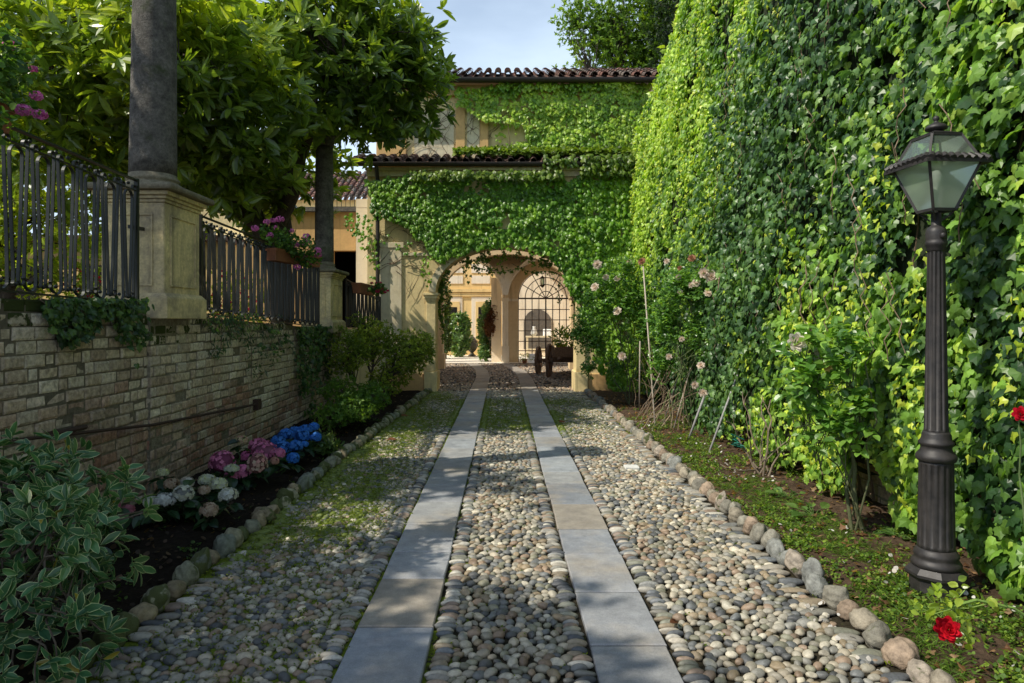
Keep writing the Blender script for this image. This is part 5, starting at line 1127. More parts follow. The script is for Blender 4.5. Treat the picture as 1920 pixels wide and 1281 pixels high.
rosebush('leafy rose on two thick thorny stems with one large pale bloom', (2.62, 5.05, .03), [(1600, 700, 4.9, .018), (1590, 640, 4.9, .014), (1500, 680, 5.0, .006), (1495, 640, 5.0, .005), (1620, 620, 4.9, .008), (1480, 780, 5.1, .006)],
         [el(1520, 720, 5.0, .24, .22, .30), el(1590, 660, 4.9, .22, .2, .28), el(1560, 790, 4.9, .26, .2, .26), el(1500, 640, 5.0, .16, .15, .18), el(1610, 760, 4.8, .14, .15, .24)], 230,
         [(1495, 641, 28, 4.9), (1552, 688, 14, 4.9, (.75, .55, .2))], (.80, .72, .62), 73, size=.068, gap=.1)
# bare branched shrub tied with green twine
bs = empty('bare_rose', (2.62, 6.9, .03), label='nearly bare branching rose shrub tied with green twine', cat='shrub'); bo = np.array([2.6, 6.9, .03]); bs.location = bo; mb = MB()
for (px, py, Yd, r_) in ((1362, 790, 7.0, .012), (1392, 735, 7.1, .010), (1445, 750, 7.0, .012), (1480, 830, 6.9, .011), (1430, 740, 7.2, .009), (1350, 870, 6.8, .010), (1500, 820, 6.8, .008), (1405, 820, 6.7, .011), (1455, 840, 7.0, .009)):
    pts = limb(mb, bo + rnd3(1)[0] * [.05, .05, 0], at(px, py, Yd), r_, r_ * .45, .3, 9, (.20, .155, .11))
    for u in (4, 6): limb(mb, pts[u], pts[u] + rnd3(1)[0] * .1 + [0, 0, .12], .005, .002, .2, 5, (.2, .15, .1))
mb.build('branches', M['twig'], bs, origin=bo).location = (0, 0, 0)
mb = MB(); c = at(1382, 828, 6.95)
for q in range(5): mb.add(*tube([c + rnd3(1)[0] * .02, c + rnd3(1)[0] * .04, c + np.array([random.uniform(-.05, .1), 0, random.uniform(-.08, .02)])], .006, 5))
mb.build('twine', M['plastic'], bs, origin=bo).location = (0, 0, 0)
# stakes
for i, (a, b, r_, lab) in enumerate([((1206, 500, 11.3), (1229, 808, 9.9), .012, 'longest bamboo stake, upright through the rose bush nearest the arch'), ((1200, 640, 11.4), (1199, 772, 11.7), .012, 'short vertical cane beside the longest stake'), ((1252, 668, 10.6), (1203, 776, 11.4), .011, 'pale cane leaning left to right, left of the brick patch'),
                                     ((1295, 690, 9.8), (1262, 808, 9.8), .010, 'slim cane leaning right just in front of the brick patch'), ((1320, 745, 8.9), (1290, 826, 9.0), .016, 'thick grey pipe stake leaning right below a pale bloom'), ((1388, 690, 8.2), (1327, 856, 8.0), .013, 'long grey metal stake leaning to the right, nearest the lamp'), ((1280, 680, 10.2), (1242, 793, 10.3), .009, 'thin cane behind the slim leaning one')]):
    p = at(*a); q = at(*b); q[2] = .0; o = MB().add(*tube([q, (p + q) / 2 + [0, .005, 0], p], r_, 8), (.42, .36, .29) if i not in (4, 5) else (.32, .31, .30)).build('garden_stake', M['twig'], smooth=True, origin=q); tag(o, lab, 'stake', 'stakes supporting the roses')
tc_ = empty('dry_canes', (2.4, 10.4, 0), label='tangle of thin dry rose canes leaning among the stakes', cat='canes'); tco = np.array([2.4, 10.4, 0.]); mb = MB()
for q in range(46):
    b = at(random.uniform(1175, 1330), 780, random.uniform(9.6, 11.6)); b[2] = 0.0; p = at(random.uniform(1180, 1400), random.uniform(620, 740), b[1] + random.uniform(-.3, .4)); limb(mb, b, p, random.uniform(.004, .009), .003, .2, 8, random.choice([(.34, .26, .17), (.2, .14, .09), (.14, .17, .06)]))
mb.build('stems', M['twig'], tc_, origin=tco).location = (0, 0, 0)
# red rose entering at lower right
rr = empty('red_rose', (1.75, 1.95, .0), label='arching stem with a deep red rose and yellow-green leaves in front of the lamp base', cat='rose'); ro = np.array([1.75, 1.95, 0.]); mb = MB()
c0 = at(1757, 1165, 1.95); main = [ro + [.15, 0, 0], (1.80, 1.95, .55), at(1900, 1140, 1.95), at(1830, 1125, 1.95), at(1775, 1140, 1.95), c0]
sp = []
for a_, b_ in zip(main[:-1], main[1:]):
    for u in np.linspace(0, 1, 5)[:-1]: sp.append(np.array(a_) * (1 - u) + np.array(b_) * u)
sp.append(np.array(c0)); mb.add(*tube(sp, np.linspace(.006, .0025, len(sp)), 6), (.16, .26, .05)); 
lp = [at(*q) for q in ((1715, 1140, 1.93), (1740, 1120, 1.95), (1760, 1105, 1.97), (1790, 1118, 1.95), (1810, 1105, 1.97), (1790, 1195, 2.0), (1812, 1185, 1.98), (1815, 1160, 1.93), (1860, 1130, 1.95), (1735, 1150, 1.9), (1820, 1200, 1.92), (1785, 1150, 1.92))]
for q in lp: mb.add(*tube([q, (q + c0) / 2 + [.01, 0, .01], at(1790, 1140, 1.95)], .0016, 4), (.2, .3, .06))
mb.build('stem', M['twig'], rr, origin=ro).location = (0, 0, 0)
mb = MB(); Pq = np.repeat(np.array(lp), 6, 0); k = len(Pq); inst(mb, LEAF_W, Pq + rnd3(k) * .014, rnd3(k), np.array([-.2, -.6, .8]) + rnd3(k) * .5, rng.uniform(.018, .032, k), leafcols(k, (.12, .20, .02), (.24, .34, .03), (.34, .42, .05), rng.random(k))); mb.build('leaves', M['leaf'], rr, origin=ro).location = (0, 0, 0)
mb = MB(); c1 = c0 + [-.002, -.05, 0]; rose_head(mb, c1, .026, (.45, .004, .015), (-.3, -.9, .35)); rose_head(mb, c1 + [.002, -.008, .0], .019, (.6, .008, .02), (-.3, -.9, .35)); mb.build('flower', M['petal'], rr, origin=ro).location = (0, 0, 0)
r2 = empty('red_rose', (2.6, 3.3, 0), label='small red rose bloom at the right frame edge before the ivy', cat='rose'); mb = MB(); c = at(1914, 776, 3.3); r2o = np.array([2.6, 3.3, 0]); rose_head(mb, c, .028, (.55, .01, .03), (-.5, -.8, .2)); mb.build('flower', M['petal'], r2, origin=r2o).location = (0, 0, 0)
mb = MB(); limb(mb, r2o, c + [.0, .02, 0], .008, .003, .1, 9, (.1, .15, .05)); mb.build('stem', M['twig'], r2, origin=r2o).location = (0, 0, 0)

# ------------------------------------------------------------------ ground cover
def cover(name, label, n, x0f, x1f, y0, y1, zf, size, cols, tm, dens, mat='softleaf', per=4, rise=.02, seed=0):
    y = y0 + (y1 - y0) * rng.random(n) ** 1.25; x = x0f(y) + (x1f(y) - x0f(y)) * rng.random(n); s = dens(x, y) > rng.random(n); x, y = x[s], y[s]; k = len(x)
    p = np.stack([x, y, zf(x, y)], 1); P = np.repeat(p, per, 0); K = k * per; a = rng.uniform(0, 2 * PI, K); d = np.stack([np.cos(a), np.sin(a), rng.uniform(.1, .9, K)], 1); P = P + d * .008 + [0, 0, 1] * (rise * rng.random((K, 1)))
    mb = MB(); inst(mb, tm, P, d, np.array([0, 0, 1]) + rnd3(K) * .35, size * rng.uniform(.5, 1.3, K), leafcols(K, *cols, rng.random(K))); tag(mb.build(name, M[mat]), label, kind='stuff', cat='ground cover')
GR = ((.05, .11, .018), (.12, .22, .03), (.28, .38, .05))
cover('weeds', 'low green weeds and clover covering parts of the right bed', 9000, lambda y: kerbR(y) + .08, lambda y: 3.1 + 0 * y, 2.3, 12, bedRz, .019, GR, ROUND, lambda x, y: np.clip((fbm(x * 2.4, y * 1.6, 101) - .50) * 6, .06, 1), per=6, rise=.035)
cover('grass', 'short bright grass tufts in the right bed near the kerb', 4600, lambda y: kerbR(y) + .08, lambda y: 2.7 + 0 * y, 2.6, 10.5, bedRz, .055, ((.05, .1, .015), (.1, .2, .02), (.2, .3, .04)), leaf_tmpl(.08, ((0, 1), (.5, .8), (1, 0)), .1, .3), lambda x, y: np.clip((fbm(x * 1.7, y * 1.1, 103) - .55) * 9, 0, 1), per=7, rise=.0)
cover('fallen_leaves', 'brown fallen leaves scattered over the right bed', 2600, lambda y: kerbR(y) + .05, lambda y: 3.15 + 0 * y, 2.4, 14, lambda x, y: bedRz(x, y) + .006, .045, ((.10, .05, .025), (.22, .11, .05), (.36, .24, .13)), IVY_S, lambda x, y: .1 + fbm(x * 2, y * 2, 107) * .9, per=1, rise=.012)
cover('fallen_petals', 'white fallen petals along the right kerb', 700, lambda y: kerbR(y) - .25, lambda y: 2.7 + 0 * y, 3.0, 11, lambda x, y: bedRz(x, y) + .03, .026, ((.55, .5, .42), (.65, .62, .56), (.7, .68, .62)), ROUND, lambda x, y: np.clip((fbm(x * 3, y * 2, 109) - .48) * 8, 0, 1), per=1, rise=.01, mat='petal')
cover('seedlings', 'tiny green seedlings dotted over the dark left bed', 700, lambda y: -3.0 + 0 * y, lambda y: kerbL(y) - .1, 3.5, 11, bedLz, .020, ((.03, .07, .015), (.06, .12, .02), (.1, .18, .03)), ROUND, lambda x, y: np.clip((fbm(x * 3, y * 3, 111) - .45) * 6, 0, 1), per=5, rise=.02)
cover('bed_litter', 'small dead leaves and twigs on the dark left bed', 1100, lambda y: -3.05 + 0 * y, lambda y: kerbL(y) - .08, 3.0, 14, lambda x, y: bedLz(x, y) + .006, .035, ((.03, .02, .014), (.06, .04, .025), (.14, .09, .05)), ROUND, lambda x, y: .8 + 0 * x, per=1, rise=.01)
cover('path_moss', 'fine moss and weeds growing between the cobbles', 34000, lambda y: kerbL(y) + .05, lambda y: kerbR(y) - .05, 2.4, 14.3, lambda x, y: .008 + .012 * mossm(x, y), .011, ((.05, .09, .008), (.12, .17, .012), (.22, .27, .02)), ROUND, lambda x, y: np.clip(mossm(x, y) * 1.5 - .25, .02, 1) * (((x < SL[0]) | (x > SL[1])) & ((x < SR[0]) | (x > SR[1]))), per=5, rise=.010)
# leafy weeds in the right bed
for i, (px, py, Yd, s_) in enumerate(((1480, 960, 6.0, .13), (1525, 1010, 5.4, .15), (1580, 1140, 3.7, .0), (1690, 985, 4.9, .12))):
    if not s_: continue
    p = at(px, py, Yd); base = np.array([p[0], Yd, .03]); t = empty('leafy_weed', base, label=['low leafy weed behind the kerb, left of the thorny rose stem', 'clump of broad green leaves at the foot of the thorny rose', '', 'single broad-leaved weed by the bare brick behind the lamp post'][i], cat='weed'); mb = MB(); k = 14
    a = rng.uniform(0, 2 * PI, k); d = np.stack([np.cos(a), np.sin(a), rng.uniform(0, .8, k)], 1); pos = base + d * [s_, s_, s_ * .8] * rng.uniform(.2, 1, (k, 1)); inst(mb, LEAF_W, pos, d + [0, 0, -.3], np.array([0, -.2, 1]) + rnd3(k) * .3, rng.uniform(.06, .11, k), leafcols(k, (.06, .13, .03), (.1, .2, .04), (.16, .27, .06), rng.random(k))); mb.build('leaves', M['softleaf'], t, origin=base).location = (0, 0, 0)
    tb = MB(); [tb.add(*tube([base, (base + q) / 2 + [0, 0, .02], q], .002, 4), (.1, .18, .04)) for q in pos]; tb.build('stems', M['twig'], t, origin=base).location = (0, 0, 0)
# single fallen leaves on the path
for i, (px, py, lab) in enumerate(((1048, 797, 'curled rust-brown leaf lying on the middle cobbles'), (752, 785, 'large orange-brown fallen leaf beside the left kerb'), (727, 831, 'small brown leaf on the mossy left lane'), (1256, 1184, 'dark red leaf between cobbles right of the right slabs'))):
    Yd = EYE * FPX / (py - CY); p = at(px, py, Yd); mb = MB(); inst(mb, LEAF_W, np.zeros((2, 3)) + [[0, 0, 0], [.03, .01, .006]], np.array([[1, .3, .1], [-.5, .8, .2]]), np.array([[0, -.3, 1], [.3, 0, 1]]), np.array([.12, .07]) if i < 3 else np.array([.05, .03]), np.array([[.26, .11, .05], [.2, .08, .04]]) * (1 if i < 3 else .4)); o = mb.build('fallen_leaf', M['petal']); o.location = (p[0], Yd, .045); tag(o, lab, 'leaf')
# white square drain marker
p = at(1184, 881, 7.28); o = mbox(p[0] - .075, p[0] + .075, 7.21, 7.35, 0, .043).build('drain_cover', M['white'], bevel=.006); tag(o, 'small white square cover set in the right cobbles', 'drain cover')

# ================================================================== LAMP POST
LX, LY = 2.475, 3.9
lp_ = empty('street_lamp', (LX, LY, 0), label='black fluted cast-iron lamp post with a four-sided lantern, in the right bed', cat='street lamp'); LO = np.array([LX, LY, 0.])
def LB(mb, name, mat='lamp', par=None, **k): o = mb.build(name, M[mat], par or lp_, origin=LO, **k); o.location = (0, 0, 0); return o
mb = MB(); v, f = lathe([(.135, -.1), (.135, .13), (.145, .135), (.157, .15), (.157, .165), (.132, .195)], LX, LY, 8); c_, s_ = math.cos(PI / 8), math.sin(PI / 8); q = v[:, :2] - [LX, LY]; v[:, 0] = LX + q[:, 0] * c_ - q[:, 1] * s_; v[:, 1] = LY + q[:, 0] * s_ + q[:, 1] * c_; mb.add(v, f); LB(mb, 'octagonal_base')
mb = MB(); mb.add(*lathe([(.118, .19), (.127, .205), (.127, .22), (.118, .232), (.112, .24), (.110, .25), (.115, .262), (.112, .275), (.102, .29), (.096, .30)], LX, LY, 48)); LB(mb, 'base_ring', smooth=True)
mb = MB(); mb.add(*lathe([(.095, .29), (.094, .32), (.094, .325, .055), (.087, .775, .055), (.087, .78), (.087, .80)], LX, LY, 192, 16)); LB(mb, 'lower_shaft', smooth=True)
mb = MB(); mb.add(*lathe([(.093, .795), (.098, .80), (.104, .815), (.104, .825), (.096, .84), (.082, .855), (.078, .87), (.080, .885), (.090, .893), (.090, .905), (.080, .915), (.074, .93), (.072, .95), (.066, .965)], LX, LY, 48)); LB(mb, 'ring', smooth=True)
mb = MB(); mb.add(*lathe([(.063, .955), (.062, .975), (.062, .98, .13), (.045, 1.985, .13), (.045, 1.99), (.046, 2.0)], LX, LY, 144, 12)); LB(mb, 'upper_shaft', smooth=True)
mb = MB(); mb.add(*lathe([(.045, 1.99), (.050, 1.995), (.050, 2.02), (.056, 2.025), (.056, 2.045), (.052, 2.05), (.054, 2.06), (.054, 2.10), (.050, 2.115), (.042, 2.128), (.03, 2.136), (.026, 2.14), (.026, 2.21)], LX, LY, 40)); LB(mb, 'collar', smooth=True)
mb = MB(); mb.add(*lathe([(.006, 2.06), (.014, 2.064), (.014, 2.085), (.01, 2.09)], LX, LY - .062, 12)); mb.add(*tube([(LX, LY - .045, 2.068), (LX, LY - .07, 2.072)], .008, 8)); LB(mb, 'thumb_screw', smooth=True)
ang = math.radians(4); ca, sa = math.cos(ang), math.sin(ang)
def LR(x, y, z): return np.array([LX + x * ca - y * sa, LY + x * sa + y * ca, z])
lan = empty('lantern', (0, 0, 0)); lan.parent = lp_
ZB, ZE, ZT = 2.222, 2.492, 2.642; HB, HE, HT = .066, .155, .085
cor = [(-1, -1), (1, -1), (1, 1), (-1, 1)]
mb = MB()
for (sx_, sy_) in cor:
    mb.add(*bar(LR(sx_ * HB, sy_ * HB, ZB), LR(sx_ * HE, sy_ * HE, ZE), .014)); mb.add(*bar(LR(sx_ * HE * .96, sy_ * HE * .96, ZE), LR(sx_ * HT, sy_ * HT, ZT), .013))
for i in range(4):
    a, b = cor[i], cor[(i + 1) % 4]
    for h, z, w_ in ((HB, ZB, .016), (HT, ZT, .016), (HE * .97, ZE - .006, .02)): mb.add(*bar(LR(a[0] * h, a[1] * h, z), LR(b[0] * h, b[1] * h, z), w_))
LB(mb, 'frame', par=lan)
mb = MB(); n = 9
for i in range(4):
    a, b = np.array(cor[i]) * (HE + .004), np.array(cor[(i + 1) % 4]) * (HE + .004); ao, bo_ = np.array(cor[i]) * (HE + .034), np.array(cor[(i + 1) % 4]) * (HE + .034)
    v = [LR(*a, ZE + .012), LR(*b, ZE + .012), LR(*bo_, ZE - .012), LR(*ao, ZE - .012), LR(*a, ZE - .012), LR(*b, ZE - .012), LR(*bo_, ZE - .03), LR(*ao, ZE - .03)]
    mb.add(np.array(v), [(0, 1, 2, 3)[::-1], (7, 6, 5, 4)[::-1], (3, 2, 6, 7)[::-1], (0, 4, 5, 1)[::-1]])
    for k in range(n):   # scalloped gallery
        u = (k + .5) / n; m0 = a * (1 - u) + b * u; m1 = ao * (1 - u) + bo_ * u; mb.add(*tube([LR(*m0, ZE + .016), LR(*m1, ZE - .010)], [.017, .019], 8))
LB(mb, 'eaves', par=lan)
for i in range(4):
    a, b = cor[i], cor[(i + 1) % 4]
    for (h0, z0_, h1, z1_) in ((HB, ZB, HE - .003, ZE - .02), (HE - .01, ZE + .014, HT, ZT)):
        mb = MB(); P = [LR(a[0] * h0 * .985, a[1] * h0 * .985, z0_), LR(b[0] * h0 * .985, b[1] * h0 * .985, z0_), LR(b[0] * h1 * .985, b[1] * h1 * .985, z1_), LR(a[0] * h1 * .985, a[1] * h1 * .985, z1_)]; mb.add(np.array(P), [(0, 1, 2, 3)]); LB(mb, 'pane', 'glass' if h0 == HB else 'clear', par=lan)
mb = MB(); q = [LR(sx_ * HT * 1.1, sy_ * HT * 1.1, ZT + .004) for sx_, sy_ in cor] + [LR(sx_ * .035, sy_ * .035, ZT + .03) for sx_, sy_ in cor]; mb.add(np.array(q), BOXF); LB(mb, 'roof', par=lan)
mb = MB(); mb.add(*lathe([(.03, ZT + .02), (.022, ZT + .03), (.028, ZT + .034), (.056, ZT + .045), (.058, ZT + .055), (.045, ZT + .07), (.02, ZT + .082), (.010, ZT + .09), (.012, ZT + .095), (.018, ZT + .105), (.014, ZT + .117), (.004, ZT + .125)], LX, LY, 32)); LB(mb, 'finial', smooth=True, par=lan)
mb = MB()
for sx_, sy_ in cor: mb.add(*tube([LR(sx_ * HB, sy_ * HB, ZB), LR(sx_ * .045, sy_ * .045, ZB - .03), LR(sx_ * .022, sy_ * .022, ZB - .055)], .005, 6))
LB(mb, 'bracket', par=lan); mb = MB(); mb.add(*lathe([(.006, 2.2), (.01, 2.3), (.014, 2.34), (.028, 2.38), (.03, 2.42), (.018, 2.45), (.004, 2.455)], LX, LY, 16)); LB(mb, 'bulb', 'white', par=lan, smooth=True)

# ================================================================== PASSAGE THINGS
# hand cart
ct = empty('wooden_cart', (1.9, 19.6, 0), rz=.0, label='old dark wooden cart with spoked wheels parked in the passage, loaded with plants', cat='cart'); ctO = np.array([1.9, 19.6, 0])
WC = (.20, .125, .08)
def wheel(x, y, r, th):
    w_ = MB(); w_.add(*sweep([(0, r * math.cos(t), r * math.sin(t)) for t in np.linspace(0, 2 * PI, 29)], np.array([1., 0, 0]), .06, .05), WC)
    for k in range(10): t = 2 * PI * k / 10; w_.add(*bar((0, .05 * math.cos(t), .05 * math.sin(t)), (0, (r - .02) * math.cos(t), (r - .02) * math.sin(t)), .035), WC)
    v, f = lathe([(.03, -.12), (.07, -.1), (.09, 0), (.07, .1), (.03, .12)], 0, 0, 14); v = v[:, [2, 1, 0]]; w_.add(v, f, WC)
    o = w_.build('wheel', M['wood'], ct); o.location = Vector((x, y, r)) - Vector(ctO); o.rotation_euler = (0, 0, th)
wheel(1.28, 18.9, .46, -.22); wheel(1.05, 20.2, .40, -.25); wheel(2.65, 19.0, .46, -.22); wheel(2.5, 20.4, .40, -.22)
mb = MB(); mb.add(*bar((1.1, 18.86, .46), (2.85, 19.04, .46), .08), WC); mb.add(*bar((.98, 20.15, .42), (2.7, 20.45, .42), .08), WC); mb.build('axle', M['wood'], ct, origin=ctO).location = (0, 0, 0)
mb = MB()
for k in range(6): mb.add(*box(1.4 + k * .2, 1.59 + k * .2, 18.5, 20.9, .62, .66), WC)
for y in (18.7, 20.6): mb.add(*box(1.35, 2.62, y, y + .1, .53, .618), WC)
mb.build('bed', M['wood'], ct, origin=ctO).location = (0, 0, 0)
mb = MB(); mb.add(*box(1.36, 1.399, 18.5, 20.9, .6, .88), WC); mb.add(*box(2.61, 2.65, 18.5, 20.9, .6, .88), WC); mb.add(*box(1.4, 2.6, 18.46, 18.5, .6, .86), WC); mb.build('side_board', M['wood'], ct, origin=ctO).location = (0, 0, 0)
mb = MB(); mb.add(*bar((1.5, 18.5, .55), (1.5, 17.7, .62), .06), WC); mb.add(*bar((2.4, 18.5, .55), (2.4, 17.7, .62), .06), WC); mb.build('shaft', M['wood'], ct, origin=ctO).location = (0, 0, 0)
def pot(x, y, z, r, h, name='plant_pot', label='', leafc=GR, spread=.2, nl=60, lh=.2, size=.08, tm=LEAF, flower=None):
    t = empty(name, (x, y, z), label=label, cat='potted plant'); O = np.array([x, y, z]); mb = MB(); mb.add(*lathe([(r * .7, 0), (r * .95, h * .82), (r * 1.08, h * .83), (r * 1.08, h), (r * .9, h), (r * .88, h * .85)], 0, 0, 18)); mb.build('pot', M['terra'], t, smooth=False)
    p, d = crown_pts([(0, 0, h + lh * .6, spread, spread, lh)], nl, .3, 5); mb = MB(); k = len(p); inst(mb, tm, p, d + rnd3(k) * .4, np.array([0, -.3, 1]) + rnd3(k) * .4, size * rng.uniform(.6, 1.2, k), leafcols(k, *leafc, rng.random(k))); mb.build('foliage', M['softleaf'], t)
pot(1.75, 18.8, .665, .14, .2, label='fern in a pot at the near end of the cart', spread=.28, lh=.25, nl=160, size=.16)
pot(2.2, 19.1, .665, .14, .2, label='trailing potted plant in the middle of the cart', spread=.26, lh=.28, nl=160, size=.14)
pot(1.7, 20.1, .665, .15, .22, label='upright potted plant at the far end of the cart', spread=.25, lh=.35, nl=140, size=.16)
pot(.93 - .14, 24.9, .01, .1, .16, label='small terracotta pot with a pale-leaved plant at the foot of the pier', spread=.22, lh=.12, nl=90, size=.1, leafc=((.15, .25, .08), (.3, .4, .18), (.5, .55, .35)))
pot(1.25, 24.6, .01, .1, .14, label='small terracotta pot with green leaves next to the cart wheel', spread=.18, lh=.12, nl=60, size=.1)
mb = MB(); mb.add(*box(.95, 1.3, 25.35, 25.6, .0, .34)); tag(mb.build('dark_crate', M['wood'], bevel=.01), 'dark box standing before the iron grille', 'crate')
# loggia table with chairs silhouettes behind the grille
tb_ = empty('console_table', (1.7, 29.6, 0), label='pale console table with clutter behind the iron grille', cat='table'); O = np.array([1.7, 29.6, 0.])
for nm, b in (('tabletop', (1.0, 2.3, 29.4, 29.9, .84, .9)), ('shelf', (1.05, 2.2, 29.45, 29.9, .3, .34))): mb = MB(); mb.add(*box(*b)); mb.build(nm, M['pale'], tb_, origin=O).location = (0, 0, 0)
for x in (1.02, 2.2):
    for y in (29.42, 29.82): mb = MB(); mb.add(*box(x, x + .07, y, y + .07, 0, .839)); mb.build('leg', M['pale'], tb_, origin=O).location = (0, 0, 0)
mb = MB(); mb.add(*lathe([(.08, .9), (.14, 1.0), (.12, 1.15), (.05, 1.25), (.08, 1.32)], 1.35, 29.65, 16)); tag(mb.build('vase', M['white'], smooth=True), 'pale vase on the console table behind the grille', 'vase')
mb = MB(); mb.add(*box(1.75, 2.1, 29.5, 29.8, .905, 1.2)); tag(mb.build('wicker_basket', M['wood'], bevel=.02), 'dark basket on the console table behind the grille', 'basket')
# hanging lantern inside
hl = empty('hanging_lantern', (1.6, 26.5, 3.5), label='small iron lantern hanging in the arch above the grille', cat='lantern'); mb = MB(); c = at(1017, 528, 26.3)
mb.add(*tube([c + [0, 0, 1.0], c + [0, 0, .22]], .008, 5)); mb.add(*lathe([(.01, c[2] + .22), (.1, c[2] + .14), (.11, c[2] + .12)], c[0], c[1], 8)); mb.add(*lathe([(.10, c[2] - .14), (.08, c[2] - .18), (.01, c[2] - .24)], c[0], c[1], 8))
for k in range(6): t = k * PI / 3; mb.add(*bar(c + [.1 * math.cos(t), .1 * math.sin(t), .12], c + [.09 * math.cos(t), .09 * math.sin(t), -.14], .012))
mb.build('frame', M['rust'], hl, origin=(1.6, 26.5, 3.5)).location = (0, 0, 0)
mb = MB(); mb.add(*lathe([(.08, c[2] + .11), (.075, c[2] - .13)], c[0], c[1], 8)); mb.build('glass', M['glass'], hl, origin=(1.6, 26.5, 3.5)).location = (0, 0, 0)
# garden urn
mb = MB(); p = at(885, 667, 30.2); mb.add(*lathe([(.17, 0), (.17, .04), (.09, .1), (.07, .16), (.16, .25), (.26, .42), (.28, .55), (.23, .62), (.27, .66), (.2, .70), (.12, .82), (.03, .9)], p[0], p[1], 22)); tag(mb.build('stone_urn', M['granite'], smooth=True), 'lidded stone urn between the two leafy columns in the courtyard', 'urn')
TP = ((.04, .10, .03), (.12, .22, .08), (.32, .42, .22))  # leaf palette brightened in place of direct sun
shrub('leafy_column', 'rounded column of glossy evergreen leaves against the courtyard house', 'shrub', at(862, 667, 29.6) * [1, 1, 0], [el(862, 640, 29.4, .46, .4, .62), el(863, 612, 29.4, .44, .4, .60)], 900, .15, TP, mat='leaf', gap=0, seed=81, nst=6, shell=.6)
shrub('leafy_column', 'leafy climber column with green leaves at the left of the sunlit stub wall', 'climber', at(912, 680, 26.3) * [1, 1, 0], [el(910, 655, 26.2, .26, .25, .5), el(908, 615, 26.2, .26, .25, .55), el(917, 580, 26.2, .26, .25, .35)], 600, .13, TP, mat='leaf', gap=0, seed=82, nst=6, shell=.5)
shrub('bronze_climber', 'reddish-brown climber on the sunlit stub wall beside the green column', 'climber', at(925, 680, 26.1) * [1, 1, 0], [el(925, 590, 26.05, .2, .18, .4), el(918, 612, 25.95, .2, .18, .35)], 420, .12, ((.08, .03, .02), (.17, .08, .05), (.28, .15, .09)), mat='softleaf', gap=0, seed=83, nst=6, shell=.4)
shrub('leafy_column', 'dark creeper column at the left edge of the view through the arch', 'climber', at(838, 680, 28) * [1, 1, 0], [el(836, 640, 28, .25, .25, .8), el(834, 570, 28, .28, .25, 1.0)], 500, .13, ((.02, .05, .012), (.05, .09, .02), (.1, .15, .03)), mat='leaf', gap=0, seed=84, nst=6, shell=.4)
# flowering garden on the terrace behind the fences
shrub('terrace_roses', 'red-flowering garden bushes glimpsed through the middle fence', 'shrub', (-6.0, 13.6, 1.4), [(-5.2, 13.4, 2.0, .8, .5, .6), (-6.6, 13.6, 2.0, 1.0, .5, .7), (-8.2, 13, 2.0, 1.0, .5, .6)], 900, .08, BR, seed=91, nst=10, gap=.25)
mb = MB(); k = 60; c = np.stack([rng.uniform(-8.8, -4.6, k), rng.uniform(12.8, 13.2, k), rng.uniform(1.6, 2.6, k)], 1)
for q in c:
    n_ = 8; d = nrmz(rnd3(n_)); inst(mb, ROUND, q + d * .03, d, rnd3(n_), np.full(n_, .05), np.tile([.7, .03, .07], (n_, 1)))
tag(mb.build('red_blossoms', M['petal']), 'scattered red blossoms in the terrace garden behind the fence', 'blossoms', kind='stuff')
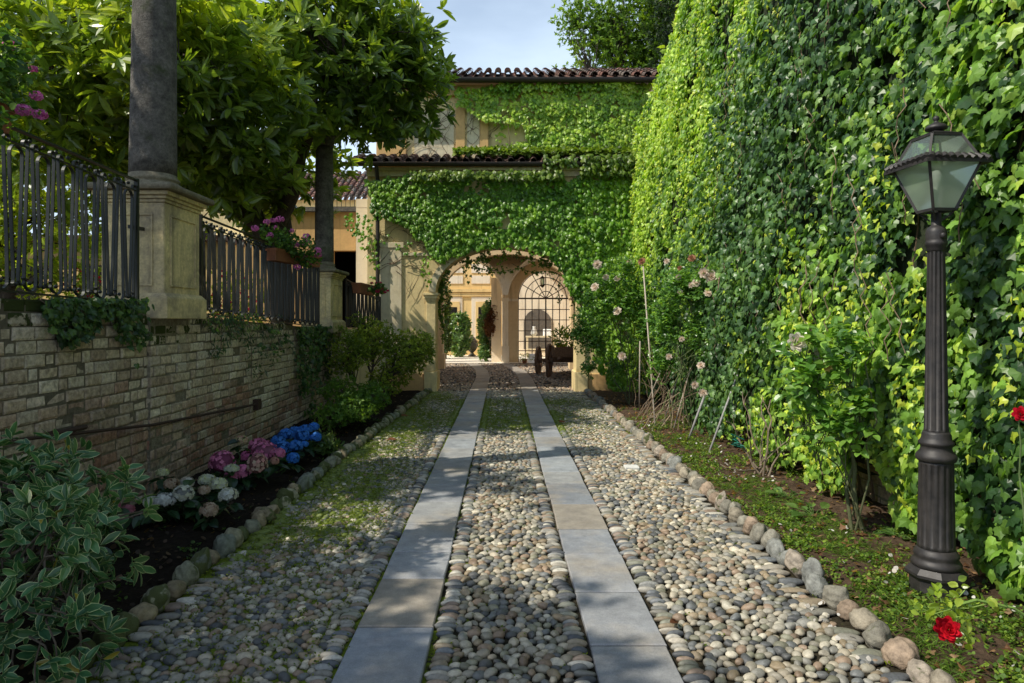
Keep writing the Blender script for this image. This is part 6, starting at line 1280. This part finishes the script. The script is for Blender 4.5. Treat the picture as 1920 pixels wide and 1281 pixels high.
# ================================================================== CAMERA, LIGHT, WORLD
cam = bpy.data.cameras.new('camera'); co = bpy.data.objects.new('camera', cam); C.objects.link(co)
cam.sensor_width = 36; cam.lens = 24; cam.clip_end = 500; cam.clip_start = .05
cam.shift_x = (960 - CX) / 1920; cam.shift_y = -(640.5 - CY) / 1920
co.location = (0, 0, EYE); co.rotation_euler = (PI / 2, 0, 0)
sc = bpy.context.scene; sc.camera = co
SUN = np.array([-.61, -.27, .745]); SUN /= np.linalg.norm(SUN)
sl = bpy.data.lights.new('sun', 'SUN'); sl.energy = 5.0; sl.angle = math.radians(.53); sl.color = (1, .93, .80)
so = bpy.data.objects.new('sun', sl); C.objects.link(so); so.rotation_euler = Vector(SUN).to_track_quat('Z', 'Y').to_euler()
w = bpy.data.worlds.new('World'); sc.world = w; w.use_nodes = True; nt = w.node_tree; bg = nt.nodes['Background']
sky = nt.nodes.new('ShaderNodeTexSky'); sky.sky_type = 'NISHITA'; sky.sun_disc = False
sky.sun_elevation = math.asin(SUN[2]); sky.sun_rotation = math.atan2(SUN[0], SUN[1]); sky.air_density = 1.0; sky.dust_density = .6
tc = nt.nodes.new('ShaderNodeTexCoord'); mp = nt.nodes.new('ShaderNodeMapping'); mp.inputs['Scale'].default_value = (1.6, 1.6, 5); nt.links.new(tc.outputs['Generated'], mp.inputs['Vector'])
cn = nt.nodes.new('ShaderNodeTexNoise'); cn.inputs['Scale'].default_value = 2.2; cn.inputs['Detail'].default_value = 8; nt.links.new(mp.outputs[0], cn.inputs['Vector'])
cr = ramp(nt, cn.outputs['Fac'], .35, .72, (.55, .55, .55), (1, 1, 1))
sp = nt.nodes.new('ShaderNodeSeparateXYZ'); nt.links.new(tc.outputs['Generated'], sp.inputs[0])
hz = nt.nodes.new('ShaderNodeMapRange'); hz.inputs[1].default_value = .75; hz.inputs[2].default_value = .25; hz.inputs[3].default_value = .2; hz.inputs[4].default_value = 1; nt.links.new(sp.outputs[2], hz.inputs[0])
hm = nt.nodes.new('ShaderNodeMath'); hm.operation = 'MULTIPLY'; nt.links.new(hz.outputs[0], hm.inputs[0]); nt.links.new(cr, hm.inputs[1])
mixed = mixc(nt, hm.outputs[0], sky.outputs[0], (6.2, 7.5, 8.9))
nt.links.new(mixed, bg.inputs['Color']); bg.inputs['Strength'].default_value = .15
sc.view_settings.view_transform = 'Standard'; sc.view_settings.look = 'None'; sc.view_settings.exposure = 0
sc.cycles.max_bounces = 8; sc.cycles.diffuse_bounces = 6; sc.cycles.transparent_max_bounces = 16; sc.cycles.use_denoising = True
